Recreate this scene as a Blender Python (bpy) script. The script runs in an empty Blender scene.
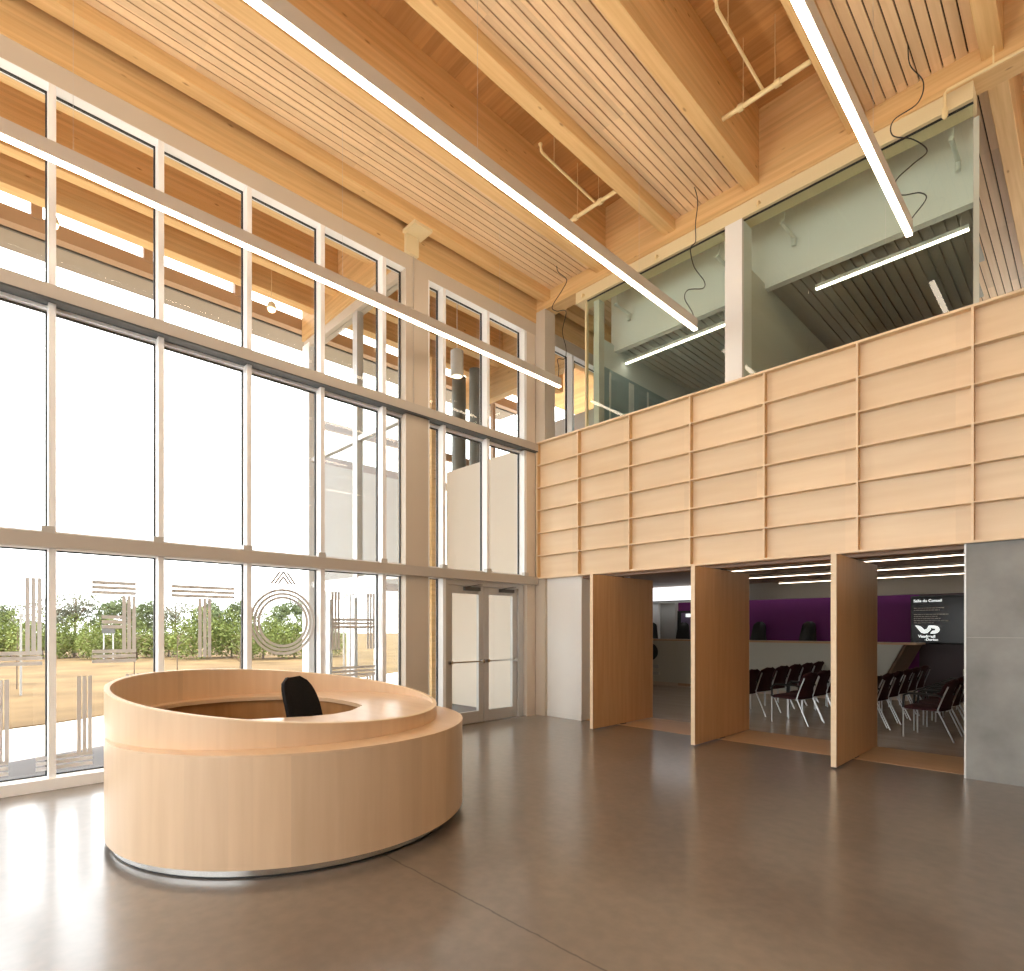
import bpy, math, random
from mathutils import Vector, Matrix
SC = bpy.context.scene
COL = SC.collection
R = math.radians
PI = math.pi

# ------------------------------------------------------------------ camera
cam_d = bpy.data.cameras.new('camera')
cam = bpy.data.objects.new('camera', cam_d)
COL.objects.link(cam)
cam.location = (0, 0, 1.6)
cam.rotation_euler = (R(90), 0, R(45.63))
cam_d.sensor_width = 36.0
cam_d.lens = 572.4 / 1024 * 36
cam_d.shift_y = 142.5 / 1024
cam_d.clip_start = 0.05
cam_d.clip_end = 500
SC.camera = cam

# ------------------------------------------------------------------ sky, sun, exposure
world = bpy.data.worlds.new('sky')
SC.world = world
world.use_nodes = True
wn = world.node_tree
bg = wn.nodes['Background']
wtc = wn.nodes.new('ShaderNodeTexCoord')
wnz = wn.nodes.new('ShaderNodeTexNoise')
wnz.inputs['Scale'].default_value = 1.6
wnz.inputs['Detail'].default_value = 3
wr = wn.nodes.new('ShaderNodeValToRGB')
wr.color_ramp.elements[0].position = 0.3
wr.color_ramp.elements[0].color = (0.86, 0.88, 0.90, 1)
wr.color_ramp.elements[1].position = 0.7
wr.color_ramp.elements[1].color = (0.97, 0.97, 0.97, 1)
wn.links.new(wtc.outputs['Generated'], wnz.inputs['Vector'])
wn.links.new(wnz.outputs['Fac'], wr.inputs['Fac'])
wn.links.new(wr.outputs['Color'], bg.inputs['Color'])
bg.inputs['Strength'].default_value = 4.6

sun_d = bpy.data.lights.new('sun', 'SUN')
sun = bpy.data.objects.new('sun', sun_d)
COL.objects.link(sun)
sun.location = (-30, 0, 40)
sun_d.energy = 5.0
sun_d.angle = R(3)
sun_d.color = (1.0, 0.93, 0.84)
sun.rotation_euler = Vector((0.31, -0.05, -1.0)).to_track_quat('-Z', 'Y').to_euler()

SC.view_settings.view_transform = 'Standard'
SC.view_settings.look = 'None'
SC.view_settings.gamma = 1.0
SC.view_settings.use_curve_mapping = False
SC.view_settings.exposure = 0.3
LED = 12.0           # pendant lamps, downward
CEILING_FILL = 20.0         # glow added on top of the pendants to brighten the ceiling
LED_COUNCIL = 5.0
LED_MEZZ = 7.0
cy = SC.cycles
cy.max_bounces = 10
cy.diffuse_bounces = 6
cy.glossy_bounces = 4
cy.transmission_bounces = 4
cy.transparent_max_bounces = 24
cy.sample_clamp_indirect = 6
cy.use_denoising = True
cy.caustics_reflective = False
cy.caustics_refractive = False


# ------------------------------------------------------------------ materials
def nt(name):
    m = bpy.data.materials.new(name)
    m.use_nodes = True
    n = m.node_tree
    return m, n.nodes, n.links, n.nodes['Principled BSDF']


def plain(name, col, rough=0.5, metal=0.0, spec=0.5, noise=0.0, nscale=6.0):
    m, n, l, p = nt(name)
    p.inputs['Base Color'].default_value = (*col, 1)
    p.inputs['Roughness'].default_value = rough
    p.inputs['Metallic'].default_value = metal
    p.inputs['Specular IOR Level'].default_value = spec
    if noise:
        tc = n.new('ShaderNodeTexCoord')
        nz = n.new('ShaderNodeTexNoise')
        nz.inputs['Scale'].default_value = nscale
        nz.inputs['Detail'].default_value = 5
        cr = n.new('ShaderNodeValToRGB')
        cr.color_ramp.elements[0].position = 0.3
        cr.color_ramp.elements[1].position = 0.7
        cr.color_ramp.elements[0].color = (*[c * (1 - noise) for c in col], 1)
        cr.color_ramp.elements[1].color = (*[min(1, c * (1 + noise)) for c in col], 1)
        l.new(tc.outputs['Object'], nz.inputs['Vector'])
        l.new(nz.outputs['Fac'], cr.inputs['Fac'])
        l.new(cr.outputs['Color'], p.inputs['Base Color'])
    return m


def wood(name, c1, c2, axis='Y', grain=26.0, rough=0.5, spec=0.35, cell=None, knots=False, var=0.12):
    """timber: streaks along AXIS, optional per-board tone (cell = board size per axis), optional knots"""
    m, n, l, p = nt(name)
    p.inputs['Roughness'].default_value = rough
    p.inputs['Specular IOR Level'].default_value = spec
    tc = n.new('ShaderNodeTexCoord')
    mp = n.new('ShaderNodeMapping')
    s = {'X': (0.9, grain, grain), 'Y': (grain, 0.9, grain), 'Z': (grain, grain, 0.9)}[axis]
    mp.inputs['Scale'].default_value = s
    nz = n.new('ShaderNodeTexNoise')
    nz.inputs['Scale'].default_value = 1.0
    nz.inputs['Detail'].default_value = 4
    cr = n.new('ShaderNodeValToRGB')
    cr.color_ramp.elements[0].position = 0.28
    cr.color_ramp.elements[1].position = 0.72
    cr.color_ramp.elements[0].color = (*c1, 1)
    cr.color_ramp.elements[1].color = (*c2, 1)
    l.new(tc.outputs['Object'], mp.inputs['Vector'])
    l.new(mp.outputs['Vector'], nz.inputs['Vector'])
    l.new(nz.outputs['Fac'], cr.inputs['Fac'])
    out = cr.outputs['Color']
    if cell:
        dv = n.new('ShaderNodeVectorMath'); dv.operation = 'DIVIDE'
        dv.inputs[1].default_value = cell
        fl = n.new('ShaderNodeVectorMath'); fl.operation = 'FLOOR'
        wz = n.new('ShaderNodeTexWhiteNoise'); wz.noise_dimensions = '3D'
        mr = n.new('ShaderNodeMapRange')
        mr.inputs['To Min'].default_value = 1 - var
        mr.inputs['To Max'].default_value = 1 + var
        mx = n.new('ShaderNodeVectorMath'); mx.operation = 'SCALE'
        l.new(tc.outputs['Object'], dv.inputs[0])
        l.new(dv.outputs['Vector'], fl.inputs[0])
        l.new(fl.outputs['Vector'], wz.inputs['Vector'])
        l.new(wz.outputs['Value'], mr.inputs['Value'])
        l.new(out, mx.inputs[0])
        l.new(mr.outputs['Result'], mx.inputs['Scale'])
        out = mx.outputs['Vector']
    if knots:
        mp2 = n.new('ShaderNodeMapping')
        s2 = {'X': (2.2, 6, 6), 'Y': (6, 2.2, 6), 'Z': (6, 6, 2.2)}[axis]
        mp2.inputs['Scale'].default_value = s2
        vo = n.new('ShaderNodeTexVoronoi')
        vo.inputs['Scale'].default_value = 1.0
        kr = n.new('ShaderNodeValToRGB')
        kr.color_ramp.elements[0].position = 0.03
        kr.color_ramp.elements[0].color = (0.55, 0.45, 0.38, 1)
        kr.color_ramp.elements[1].position = 0.10
        kr.color_ramp.elements[1].color = (1, 1, 1, 1)
        mk = n.new('ShaderNodeMix'); mk.data_type = 'RGBA'; mk.blend_type = 'MULTIPLY'
        mk.inputs['Factor'].default_value = 1.0
        l.new(tc.outputs['Object'], mp2.inputs['Vector'])
        l.new(mp2.outputs['Vector'], vo.inputs['Vector'])
        l.new(vo.outputs['Distance'], kr.inputs['Fac'])
        l.new(out, mk.inputs['A'])
        l.new(kr.outputs['Color'], mk.inputs['B'])
        out = mk.outputs['Result']
    l.new(out, p.inputs['Base Color'])
    return m


def glow(name, col, strength):
    m, n, l, p = nt(name)
    p.inputs['Base Color'].default_value = (0.9, 0.9, 0.9, 1)
    p.inputs['Emission Color'].default_value = (*col, 1)
    p.inputs['Emission Strength'].default_value = strength
    return m


def glass(name, tint, boost=1.0):
    m = bpy.data.materials.new(name)
    m.use_nodes = True
    n, l = m.node_tree.nodes, m.node_tree.links
    n.clear()
    out = n.new('ShaderNodeOutputMaterial')
    tr = n.new('ShaderNodeBsdfTransparent')
    tr.inputs['Color'].default_value = (*tint, 1)
    gl = n.new('ShaderNodeBsdfGlossy')
    gl.inputs['Roughness'].default_value = 0.0
    fr = n.new('ShaderNodeFresnel')
    fr.inputs['IOR'].default_value = 1.5
    ge = n.new('ShaderNodeNewGeometry')
    sb = n.new('ShaderNodeMath'); sb.operation = 'SUBTRACT'; sb.inputs[0].default_value = boost
    mu = n.new('ShaderNodeMath'); mu.operation = 'MULTIPLY'; mu.use_clamp = True
    bo = n.new('ShaderNodeMath'); bo.operation = 'MULTIPLY'; bo.inputs[1].default_value = boost
    mi = n.new('ShaderNodeMixShader')
    l.new(ge.outputs['Backfacing'], bo.inputs[0])
    l.new(bo.outputs[0], sb.inputs[1])
    l.new(fr.outputs[0], mu.inputs[0])
    l.new(sb.outputs[0], mu.inputs[1])
    l.new(mu.outputs[0], mi.inputs['Fac'])
    l.new(tr.outputs[0], mi.inputs[1])
    l.new(gl.outputs[0], mi.inputs[2])
    l.new(mi.outputs[0], out.inputs['Surface'])
    return m


def film(name):
    m = bpy.data.materials.new(name)
    m.use_nodes = True
    n, l = m.node_tree.nodes, m.node_tree.links
    n.clear()
    out = n.new('ShaderNodeOutputMaterial')
    tr = n.new('ShaderNodeBsdfTransparent')
    tl = n.new('ShaderNodeBsdfTranslucent'); tl.inputs['Color'].default_value = (0.52, 0.50, 0.48, 1)
    df = n.new('ShaderNodeBsdfDiffuse'); df.inputs['Color'].default_value = (0.82, 0.79, 0.76, 1)
    a = n.new('ShaderNodeMixShader'); a.inputs['Fac'].default_value = 0.6
    b = n.new('ShaderNodeMixShader'); b.inputs['Fac'].default_value = 0.97
    l.new(tl.outputs[0], a.inputs[1]); l.new(df.outputs[0], a.inputs[2])
    l.new(tr.outputs[0], b.inputs[1]); l.new(a.outputs[0], b.inputs[2])
    l.new(b.outputs[0], out.inputs['Surface'])
    return m


def concrete_floor(name):
    m, n, l, p = nt(name)
    tc = n.new('ShaderNodeTexCoord')
    a = n.new('ShaderNodeTexNoise'); a.inputs['Scale'].default_value = 0.9; a.inputs['Detail'].default_value = 6
    b = n.new('ShaderNodeTexNoise'); b.inputs['Scale'].default_value = 11; b.inputs['Detail'].default_value = 5
    l.new(tc.outputs['Object'], a.inputs['Vector'])
    l.new(tc.outputs['Object'], b.inputs['Vector'])
    ca = n.new('ShaderNodeValToRGB')
    ca.color_ramp.elements[0].position = 0.3
    ca.color_ramp.elements[1].position = 0.72
    ca.color_ramp.elements[0].color = (0.150, 0.122, 0.098, 1)
    ca.color_ramp.elements[1].color = (0.215, 0.180, 0.150, 1)
    cb = n.new('ShaderNodeValToRGB')
    cb.color_ramp.elements[0].position = 0.35
    cb.color_ramp.elements[1].position = 0.65
    cb.color_ramp.elements[0].color = (0.90, 0.90, 0.90, 1)
    cb.color_ramp.elements[1].color = (1.06, 1.05, 1.04, 1)
    mx = n.new('ShaderNodeMix'); mx.data_type = 'RGBA'; mx.blend_type = 'MULTIPLY'; mx.inputs['Factor'].default_value = 1
    l.new(a.outputs['Fac'], ca.inputs['Fac'])
    l.new(b.outputs['Fac'], cb.inputs['Fac'])
    l.new(ca.outputs['Color'], mx.inputs['A'])
    l.new(cb.outputs['Color'], mx.inputs['B'])
    # one sawn control joint that has crumbled a little, along x at y = 2.18
    sx = n.new('ShaderNodeSeparateXYZ')
    l.new(tc.outputs['Object'], sx.inputs[0])
    c = n.new('ShaderNodeTexNoise'); c.inputs['Scale'].default_value = 9; c.inputs['Detail'].default_value = 6
    l.new(tc.outputs['Object'], c.inputs['Vector'])
    wob = n.new('ShaderNodeMath'); wob.operation = 'MULTIPLY_ADD'
    wob.inputs[1].default_value = 0.03; wob.inputs[2].default_value = -2.195
    l.new(c.outputs['Fac'], wob.inputs[0])
    ad = n.new('ShaderNodeMath'); ad.operation = 'ADD'
    l.new(sx.outputs['Y'], ad.inputs[0]); l.new(wob.outputs[0], ad.inputs[1])
    ab = n.new('ShaderNodeMath'); ab.operation = 'ABSOLUTE'
    l.new(ad.outputs[0], ab.inputs[0])
    lt = n.new('ShaderNodeMapRange')
    lt.inputs['From Min'].default_value = 0.002; lt.inputs['From Max'].default_value = 0.009
    lt.inputs['To Min'].default_value = 0.35; lt.inputs['To Max'].default_value = 1.0
    l.new(ab.outputs[0], lt.inputs['Value'])
    sc = n.new('ShaderNodeVectorMath'); sc.operation = 'SCALE'
    l.new(mx.outputs['Result'], sc.inputs[0]); l.new(lt.outputs['Result'], sc.inputs['Scale'])
    l.new(sc.outputs['Vector'], p.inputs['Base Color'])
    rr = n.new('ShaderNodeMapRange')
    rr.inputs['To Min'].default_value = 0.32; rr.inputs['To Max'].default_value = 0.42
    l.new(a.outputs['Fac'], rr.inputs['Value'])
    l.new(rr.outputs['Result'], p.inputs['Roughness'])
    p.inputs['Specular IOR Level'].default_value = 0.62
    p.inputs['Coat Weight'].default_value = 0.9
    p.inputs['Coat Roughness'].default_value = 0.17
    return m


M = {}
M['floor'] = concrete_floor('polished_concrete')
M['glulam'] = wood('spruce_glulam', (0.64, 0.40, 0.175), (0.77, 0.53, 0.26), 'Y', 24, 0.55, 0.25, cell=(50, 50, 0.045), knots=True, var=0.06)
M['glulam_x'] = wood('spruce_glulam_across', (0.64, 0.40, 0.175), (0.77, 0.53, 0.26), 'X', 24, 0.55, 0.25, cell=(50, 50, 0.045), knots=True, var=0.06)
M['deck'] = wood('spruce_deck', (0.54, 0.29, 0.11), (0.66, 0.38, 0.16), 'X', 22, 0.6, 0.2, cell=(60, 0.13, 60), var=0.14)
M['slat'] = wood('spruce_slats', (0.70, 0.49, 0.29), (0.78, 0.57, 0.36), 'Y', 30, 0.5, 0.25, cell=(0.106, 1.9, 9), var=0.10)
M['slat_dark'] = plain('slat_backing', (0.055, 0.03, 0.016), 0.9)
M['maple'] = wood('maple_veneer', (0.74, 0.57, 0.37), (0.81, 0.65, 0.45), 'X', 9, 0.38, 0.4, cell=(1.07, 9, 0.413), var=0.05)
M['maple_edge'] = wood('maple_edge', (0.80, 0.63, 0.43), (0.85, 0.69, 0.49), 'X', 20, 0.45, 0.3)
M['rib_shade'] = wood('maple_rib_shade', (0.60, 0.39, 0.19), (0.68, 0.46, 0.24), 'Z', 20, 0.45, 0.3)  # darker tone puts the shade of the rib sides into the colour
M['maple_z'] = wood('maple_upright_veneer', (0.68, 0.495, 0.32), (0.745, 0.56, 0.38), 'Z', 14, 0.3, 0.5, cell=(0.31, 0.31, 5), var=0.05)
M['maple_top'] = wood('maple_counter', (0.68, 0.48, 0.30), (0.76, 0.56, 0.37), 'X', 14, 0.28, 0.8)
M['pivot'] = wood('birdseye_maple', (0.55, 0.315, 0.145), (0.64, 0.395, 0.195), 'Z', 16, 0.35, 0.4)
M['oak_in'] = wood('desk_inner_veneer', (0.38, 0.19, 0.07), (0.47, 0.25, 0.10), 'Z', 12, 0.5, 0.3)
M['alu'] = plain('pale_aluminium', (0.90, 0.91, 0.92), 0.30, 0.0, 0.6)
M['alu_dark'] = plain('grey_aluminium', (0.54, 0.53, 0.51), 0.35, 0.25, 0.5)
M['steel_taupe'] = plain('taupe_painted_steel', (0.49, 0.445, 0.39), 0.42, 0.0, 0.4)
M['rail_dark'] = plain('grey_painted_steel', (0.06, 0.07, 0.075), 0.45)
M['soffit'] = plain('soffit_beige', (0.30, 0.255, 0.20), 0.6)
M['taupe'] = plain('taupe_cladding', (0.58, 0.51, 0.42), 0.5, 0.0, 0.3)
M['gasket'] = plain('black_gasket', (0.015, 0.015, 0.015), 0.6)
M['white'] = plain('white_paint', (0.84, 0.84, 0.82), 0.6, 0, 0.3)
M['beige'] = plain('beige_paint', (0.72, 0.64, 0.54), 0.6, 0, 0.3)
M['cream'] = plain('cream_paint', (0.76, 0.64, 0.40), 0.55, 0, 0.3)
M['grey_wall'] = plain('grey_paint', (0.42, 0.42, 0.40), 0.7, 0, 0.3)
M['concrete'] = plain('board_concrete', (0.27, 0.275, 0.265), 0.55, 0, 0.35, 0.22, 2.3)
M['purple'] = plain('purple_paint', (0.115, 0.012, 0.105), 0.6, 0, 0.3)
M['grey_purple'] = plain('grey_purple', (0.16, 0.11, 0.19), 0.5)
M['maroon'] = plain('maroon_panel', (0.03, 0.008, 0.010), 0.5)
M['council_floor'] = wood('pale_floor_boards', (0.50, 0.42, 0.34), (0.58, 0.49, 0.40), 'X', 10, 0.22, 0.5, cell=(1.8, 0.2, 9), var=0.05)
M['dark_wood'] = plain('brown_veneer', (0.16, 0.10, 0.06), 0.5)
M['sill_wood'] = wood('maple_threshold', (0.50, 0.32, 0.17), (0.58, 0.38, 0.21), 'X', 12, 0.35, 0.4)
M['council_ceiling'] = plain('brown_slat_ceiling', (0.36, 0.25, 0.18), 0.6)
M['greige'] = plain('greige_laminate', (0.50, 0.49, 0.42), 0.45)
M['black_fabric'] = plain('black_fabric', (0.010, 0.010, 0.012), 0.9, 0, 0.2, 0.3, 60)
M['black_leather'] = plain('black_leather', (0.012, 0.013, 0.012), 0.35, 0, 0.5)
M['burgundy'] = plain('burgundy_fabric', (0.042, 0.009, 0.011), 0.75, 0, 0.3, 0.2, 40)
M['chrome'] = plain('chrome', (0.42, 0.42, 0.42), 0.3, 1.0)
M['stainless'] = plain('brushed_stainless', (0.62, 0.61, 0.59), 0.22, 1.0)
M['black'] = plain('black_plastic', (0.012, 0.012, 0.012), 0.5)
M['lamp_grey'] = plain('lamp_housing_grey', (0.70, 0.67, 0.62), 0.4, 0.1)
M['screen'] = plain('screen_glass', (0.008, 0.009, 0.010), 0.2, 0, 0.3)
M['screen_white'] = glow('screen_white', (0.85, 0.9, 0.88), 0.75)
M['pipe'] = plain('cream_pipe', (0.84, 0.68, 0.38), 0.4, 0, 0.4)
M['pipe_white'] = plain('white_pipe', (0.75, 0.76, 0.72), 0.4, 0, 0.4)
M['led'] = glow('led_diffuser', (1.0, 0.84, 0.64), LED)
M['up_fill'] = glow('ceiling_fill_glow', (1.0, 0.87, 0.70), CEILING_FILL)
M['led_council'] = glow('led_council', (1.0, 0.82, 0.62), LED_COUNCIL)
M['led_mezz'] = glow('led_mezzanine', (1.0, 0.86, 0.68), LED_MEZZ)
M['glow_pane'] = glow('clerestory_glow', (0.93, 0.97, 1.0), 1.1)  # pane glows by itself, no sky behind it
M['bulb'] = glow('warm_bulb', (1.0, 0.75, 0.40), 2.0)
M['glass'] = glass('clear_glass', (0.975, 0.985, 0.98))
M['glass_green'] = glass('green_tinted_glass', (0.92, 0.97, 0.945), 1.35)
M['film'] = film('frosted_film')
M['plaza'] = plain('white_concrete_paving', (0.80, 0.74, 0.69), 0.8, 0, 0.2, 0.05, 1.2)
M['shade_and_floor_grey'] = plain('shade_and_floor_paving', (0.17, 0.16, 0.16), 0.8, 0, 0.2, 0.06, 2)  # dark tone stands for canopy shade; also used on the vestibule floor
M['dry_grass'] = plain('dry_grass', (0.15, 0.098, 0.047), 0.9, 0, 0.1, 0.34, 0.55)
M['bark'] = plain('bark', (0.16, 0.12, 0.09), 0.9)
M['leaf_a'] = plain('leaves_bright', (0.16, 0.195, 0.05), 0.7, 0, 0.2, 0.35, 0.8)
M['leaf_b'] = plain('leaves_mid', (0.15, 0.185, 0.085), 0.7, 0, 0.2, 0.35, 0.8)
M['leaf_c'] = plain('leaves_dull', (0.19, 0.195, 0.14), 0.8, 0, 0.2, 0.3, 0.8)
M['white_metal'] = plain('white_metal', (0.45, 0.46, 0.46), 0.4, 0, 0.5)
M['soffit_white'] = plain('white_soffit', (0.85, 0.84, 0.80), 0.6)
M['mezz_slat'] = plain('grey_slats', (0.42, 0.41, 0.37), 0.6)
M['mezz_daylit_pale'] = plain('daylit_slats_pale_strips', (0.66, 0.70, 0.69), 0.6)  # left ceiling paler than the right one, its daylight put into the colour
M['mezz_wall'] = plain('mezz_wall', (0.62, 0.62, 0.56), 0.7)
M['blue_wall'] = plain('blue_grey_wall', (0.27, 0.37, 0.40), 0.6)
M['dark_steel'] = plain('dark_steel', (0.10, 0.10, 0.095), 0.45, 0.3)
M['duct_grey'] = plain('duct_grey', (0.17, 0.17, 0.15), 0.5, 0.2)
M['brown_frame'] = plain('brown_frame', (0.40, 0.26, 0.16), 0.5)


# ------------------------------------------------------------------ mesh helpers
class MB:
    def __init__(self):
        self.v = []; self.f = []; self.mi = []; self.cur = 0

    def add(self, vs, fs):
        o = len(self.v)
        self.v += [tuple(x) for x in vs]
        self.f += [tuple(i + o for i in f) for f in fs]
        self.mi += [self.cur] * len(fs)
        return self

    def box(self, x0, x1, y0, y1, z0, z1):
        vs = [(x, y, z) for z in (z0, z1) for y in (y0, y1) for x in (x0, x1)]
        return self.add(vs, [(0, 2, 3, 1), (4, 5, 7, 6), (0, 1, 5, 4), (1, 3, 7, 5), (3, 2, 6, 7), (2, 0, 4, 6)])

    def tube(self, pts, r, n=10, caps=True):
        pts = [Vector(p) for p in pts]
        rs = r if isinstance(r, (list, tuple)) else [r] * len(pts)
        vs = []; up = None
        for i, p in enumerate(pts):
            d = (pts[min(i + 1, len(pts) - 1)] - pts[max(i - 1, 0)]).normalized()
            if up is None:
                up = Vector((0, 0, 1)) if abs(d.z) < 0.9 else Vector((1, 0, 0))
            a = d.cross(up)
            if a.length < 1e-4:
                a = d.cross(Vector((0.3, 1, 0.2)))
            a.normalize(); b = a.cross(d); up = b
            for k in range(n):
                t = 2 * PI * k / n
                vs.append(p + (a * math.cos(t) + b * math.sin(t)) * rs[i])
        fs = []
        for i in range(len(pts) - 1):
            for k in range(n):
                fs.append((i * n + k, i * n + (k + 1) % n, (i + 1) * n + (k + 1) % n, (i + 1) * n + k))
        if caps:
            fs.append(tuple(range(n))[::-1])
            fs.append(tuple((len(pts) - 1) * n + k for k in range(n)))
        return self.add(vs, fs)

    def lathe(self, prof, c=(0, 0), n=32):
        vs = []; fs = []
        for r, z in prof:
            for k in range(n):
                t = 2 * PI * k / n
                vs.append((c[0] + r * math.cos(t), c[1] + r * math.sin(t), z))
        for i in range(len(prof) - 1):
            for k in range(n):
                fs.append((i * n + k, i * n + (k + 1) % n, (i + 1) * n + (k + 1) % n, (i + 1) * n + k))
        fs.append(tuple(range(n))[::-1]); fs.append(tuple((len(prof) - 1) * n + k for k in range(n)))
        return self.add(vs, fs)

    def prism(self, poly, z0, z1):
        """polygon in xy extruded in z"""
        n = len(poly)
        vs = [(x, y, z0) for x, y in poly] + [(x, y, z1) for x, y in poly]
        fs = [tuple(range(n))[::-1], tuple(range(n, 2 * n))]
        fs += [(i, (i + 1) % n, n + (i + 1) % n, n + i) for i in range(n)]
        return self.add(vs, fs)

    def xform(self, mat, start=0):
        for i in range(start, len(self.v)):
            self.v[i] = tuple(mat @ Vector(self.v[i]))
        return self

    def build(self, name, mat, parent=None, smooth=False, bevel=0.0, seg=2):
        me = bpy.data.meshes.new(name)
        me.from_pydata(self.v, [], self.f)
        me.validate()
        mats = mat if isinstance(mat, (list, tuple)) else [mat]
        for m in mats:
            me.materials.append(M[m])
        if len(mats) > 1:
            for p, i in zip(me.polygons, self.mi):
                p.material_index = i
        import bmesh
        b = bmesh.new(); b.from_mesh(me)
        bmesh.ops.recalc_face_normals(b, faces=b.faces)
        b.to_mesh(me); b.free()
        o = bpy.data.objects.new(name, me)
        COL.objects.link(o)
        if smooth:
            for p in me.polygons:
                p.use_smooth = True
            try:
                me.set_sharp_from_angle(angle=R(40))
            except Exception:
                pass
        if bevel:
            md = o.modifiers.new('soft_edges', 'BEVEL')
            md.width = bevel; md.segments = seg; md.limit_method = 'ANGLE'
        if parent is not None:
            par(o, parent)
        return o


def par(o, p):
    o.parent = p
    o.matrix_parent_inverse = Matrix.Translation(-Vector(p.location)) if p.rotation_euler.z == 0 else Matrix.Identity(4)


def tag(o, label=None, cat=None, group=None, kind=None):
    if label: o['label'] = label
    if cat: o['category'] = cat
    if group: o['group'] = group
    if kind: o['kind'] = kind
    return o


def empty(name, loc, rz=0.0):
    o = bpy.data.objects.new(name, None)
    COL.objects.link(o)
    o.location = loc
    o.rotation_euler = (0, 0, rz)
    o.empty_display_size = 0.1
    return o


def struct(mb, name, mat, label, cat, **k):
    return tag(mb.build(name, mat, **k), label, cat, None, 'structure')


def copy_tree(o, parent=None):
    c = o.copy()
    COL.objects.link(c)
    if parent is not None:
        c.parent = parent
    for ch in list(o.children):
        copy_tree(ch, c)
    return c


def B(*a):
    return MB().box(*a)


WX = -7.25        # inner faces of the mullions of the glazed wall
GX = -7.40        # its glass
BY = 7.72         # face of the timber-clad wall
ZD = 8.55         # underside of the roof deck

# ------------------------------------------------------------------ ground, floors, roof
struct(B(-7.45, 7.0, -8.0, 7.88, -0.2, 0.0), 'floor', 'floor', 'polished grey brown concrete floor of the lobby', 'floor')
struct(B(-10.2, 7.0, 7.96, 16.4, -0.2, 0.0), 'floor_council', 'council_floor', 'pale board floor of the council room beyond the pivot panels', 'floor')
struct(B(-6.22, -0.99, 7.88, 8.92, -0.2, 0.003), 'trim_threshold', 'sill_wood', 'broad wooden threshold strip between lobby and council room', 'threshold')
struct(B(-11.9, 7.0, -8.0, 16.4, ZD, ZD + 0.25), 'ceiling', 'deck', 'orange brown timber roof deck above the beams', 'ceiling')
struct(B(-30.0, -7.45, -40, 30, -0.3, -0.02), 'ground_plaza', 'plaza', 'white concrete plaza outside the glazed wall', 'paving')
struct(B(-160, -7.4, -120, 160, -0.5, -0.33), 'ground_field', 'dry_grass', 'dry golden grass field beyond the white plaza', 'field')

# ------------------------------------------------------------------ roof beams (pitch 1.247 m), slat panels between them
beam_x = {'h': (-9.58, -9.40), 'g': (-8.335, -8.155), 'a': (-7.095, -6.905), 'b': (-5.865, -5.68), 'c': (-4.59, -4.405),
          'd': (-3.345, -3.165), 'e': (-2.10, -1.92), 'f': (-0.85, -0.67), 'i': (0.40, 0.58), 'j': (1.65, 1.83), 'k': (2.9, 3.08), 'l': (4.14, 4.32), 'm': (5.4, 5.58)}
beam_lab = {'h': 'second glulam beam of the canopy outside the windows', 'g': 'glulam beam of the canopy just outside the window heads',
            'a': 'glulam ceiling beam nearest the glazed wall', 'b': 'glulam ceiling beam behind the long middle pendant lamp',
            'c': 'glulam ceiling beam between left recess and middle slat panel', 'd': 'deep glulam ceiling beam right of middle slat panel',
            'e': 'glulam ceiling beam above the right pendant lamp', 'f': 'glulam ceiling beam at the top right corner running past the girder'}
for k, (x0, x1) in beam_x.items():
    y1 = 15.5 if k in 'afijklm' else BY
    if k in 'hg':
        y1 = 11.0
    z1 = ZD
    struct(B(x0, x1, -7.8, y1, 7.54, z1), 'ceiling_beam', 'glulam', beam_lab.get(k, 'glulam ceiling beam over the lobby behind the camera'), 'beam', bevel=0.006)


def slats(x0, x1, y0, y1, z, label, n=10):
    p = (x1 - x0) / n
    root = empty('slat_ceiling', ((x0 + x1) / 2, (y0 + y1) / 2, z))
    tag(root, label, 'ceiling panel', None, 'structure')
    m = MB()
    for i in range(n):
        m.box(x0 + i * p + 0.007, x0 + (i + 1) * p - 0.007, y0, y1, z, z + 0.025)
    m.build('slats', 'slat', root)
    B(x0, x1, y0, y1, z + 0.03, z + 0.05).build('slat_backing', 'slat_dark', root)


slats(-6.905, -5.865, -7.8, BY, 7.70, 'pale timber slat ceiling panel nearest the glazed wall')
slats(-6.905, -5.865, 8.02, 13.8, 7.70, 'timber slat ceiling panel beyond the girder at the left corner')
slats(-4.405, -3.345, -7.8, BY, 7.70, 'timber slat ceiling panel in the middle bay')
slats(-1.92, -0.85, -7.8, BY, 7.70, 'timber slat ceiling panel at the right pendant lamp')
slats(-1.92, -0.85, 8.02, 15.4, 7.70, 'timber slat ceiling panel beyond the girder at the upper right', 10)
slats(0.58, 1.65, -7.8, 15.4, 7.70, 'timber slat ceiling panel right of the view')
slats(3.08, 4.14, -7.8, BY, 7.70, 'timber slat ceiling panel far right of the view')

struct(B(-7.36, 7.0, BY, 8.0, 7.41, ZD), 'girder', 'glulam_x', 'long glulam girder above the right wall carrying the beams', 'beam', bevel=0.006)
struct(B(-7.42, -7.24, -7.8, 13.5, 7.22, ZD), 'wall_beam', 'glulam', 'glulam edge beam along the top of the glazed wall', 'beam', bevel=0.005)
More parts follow.
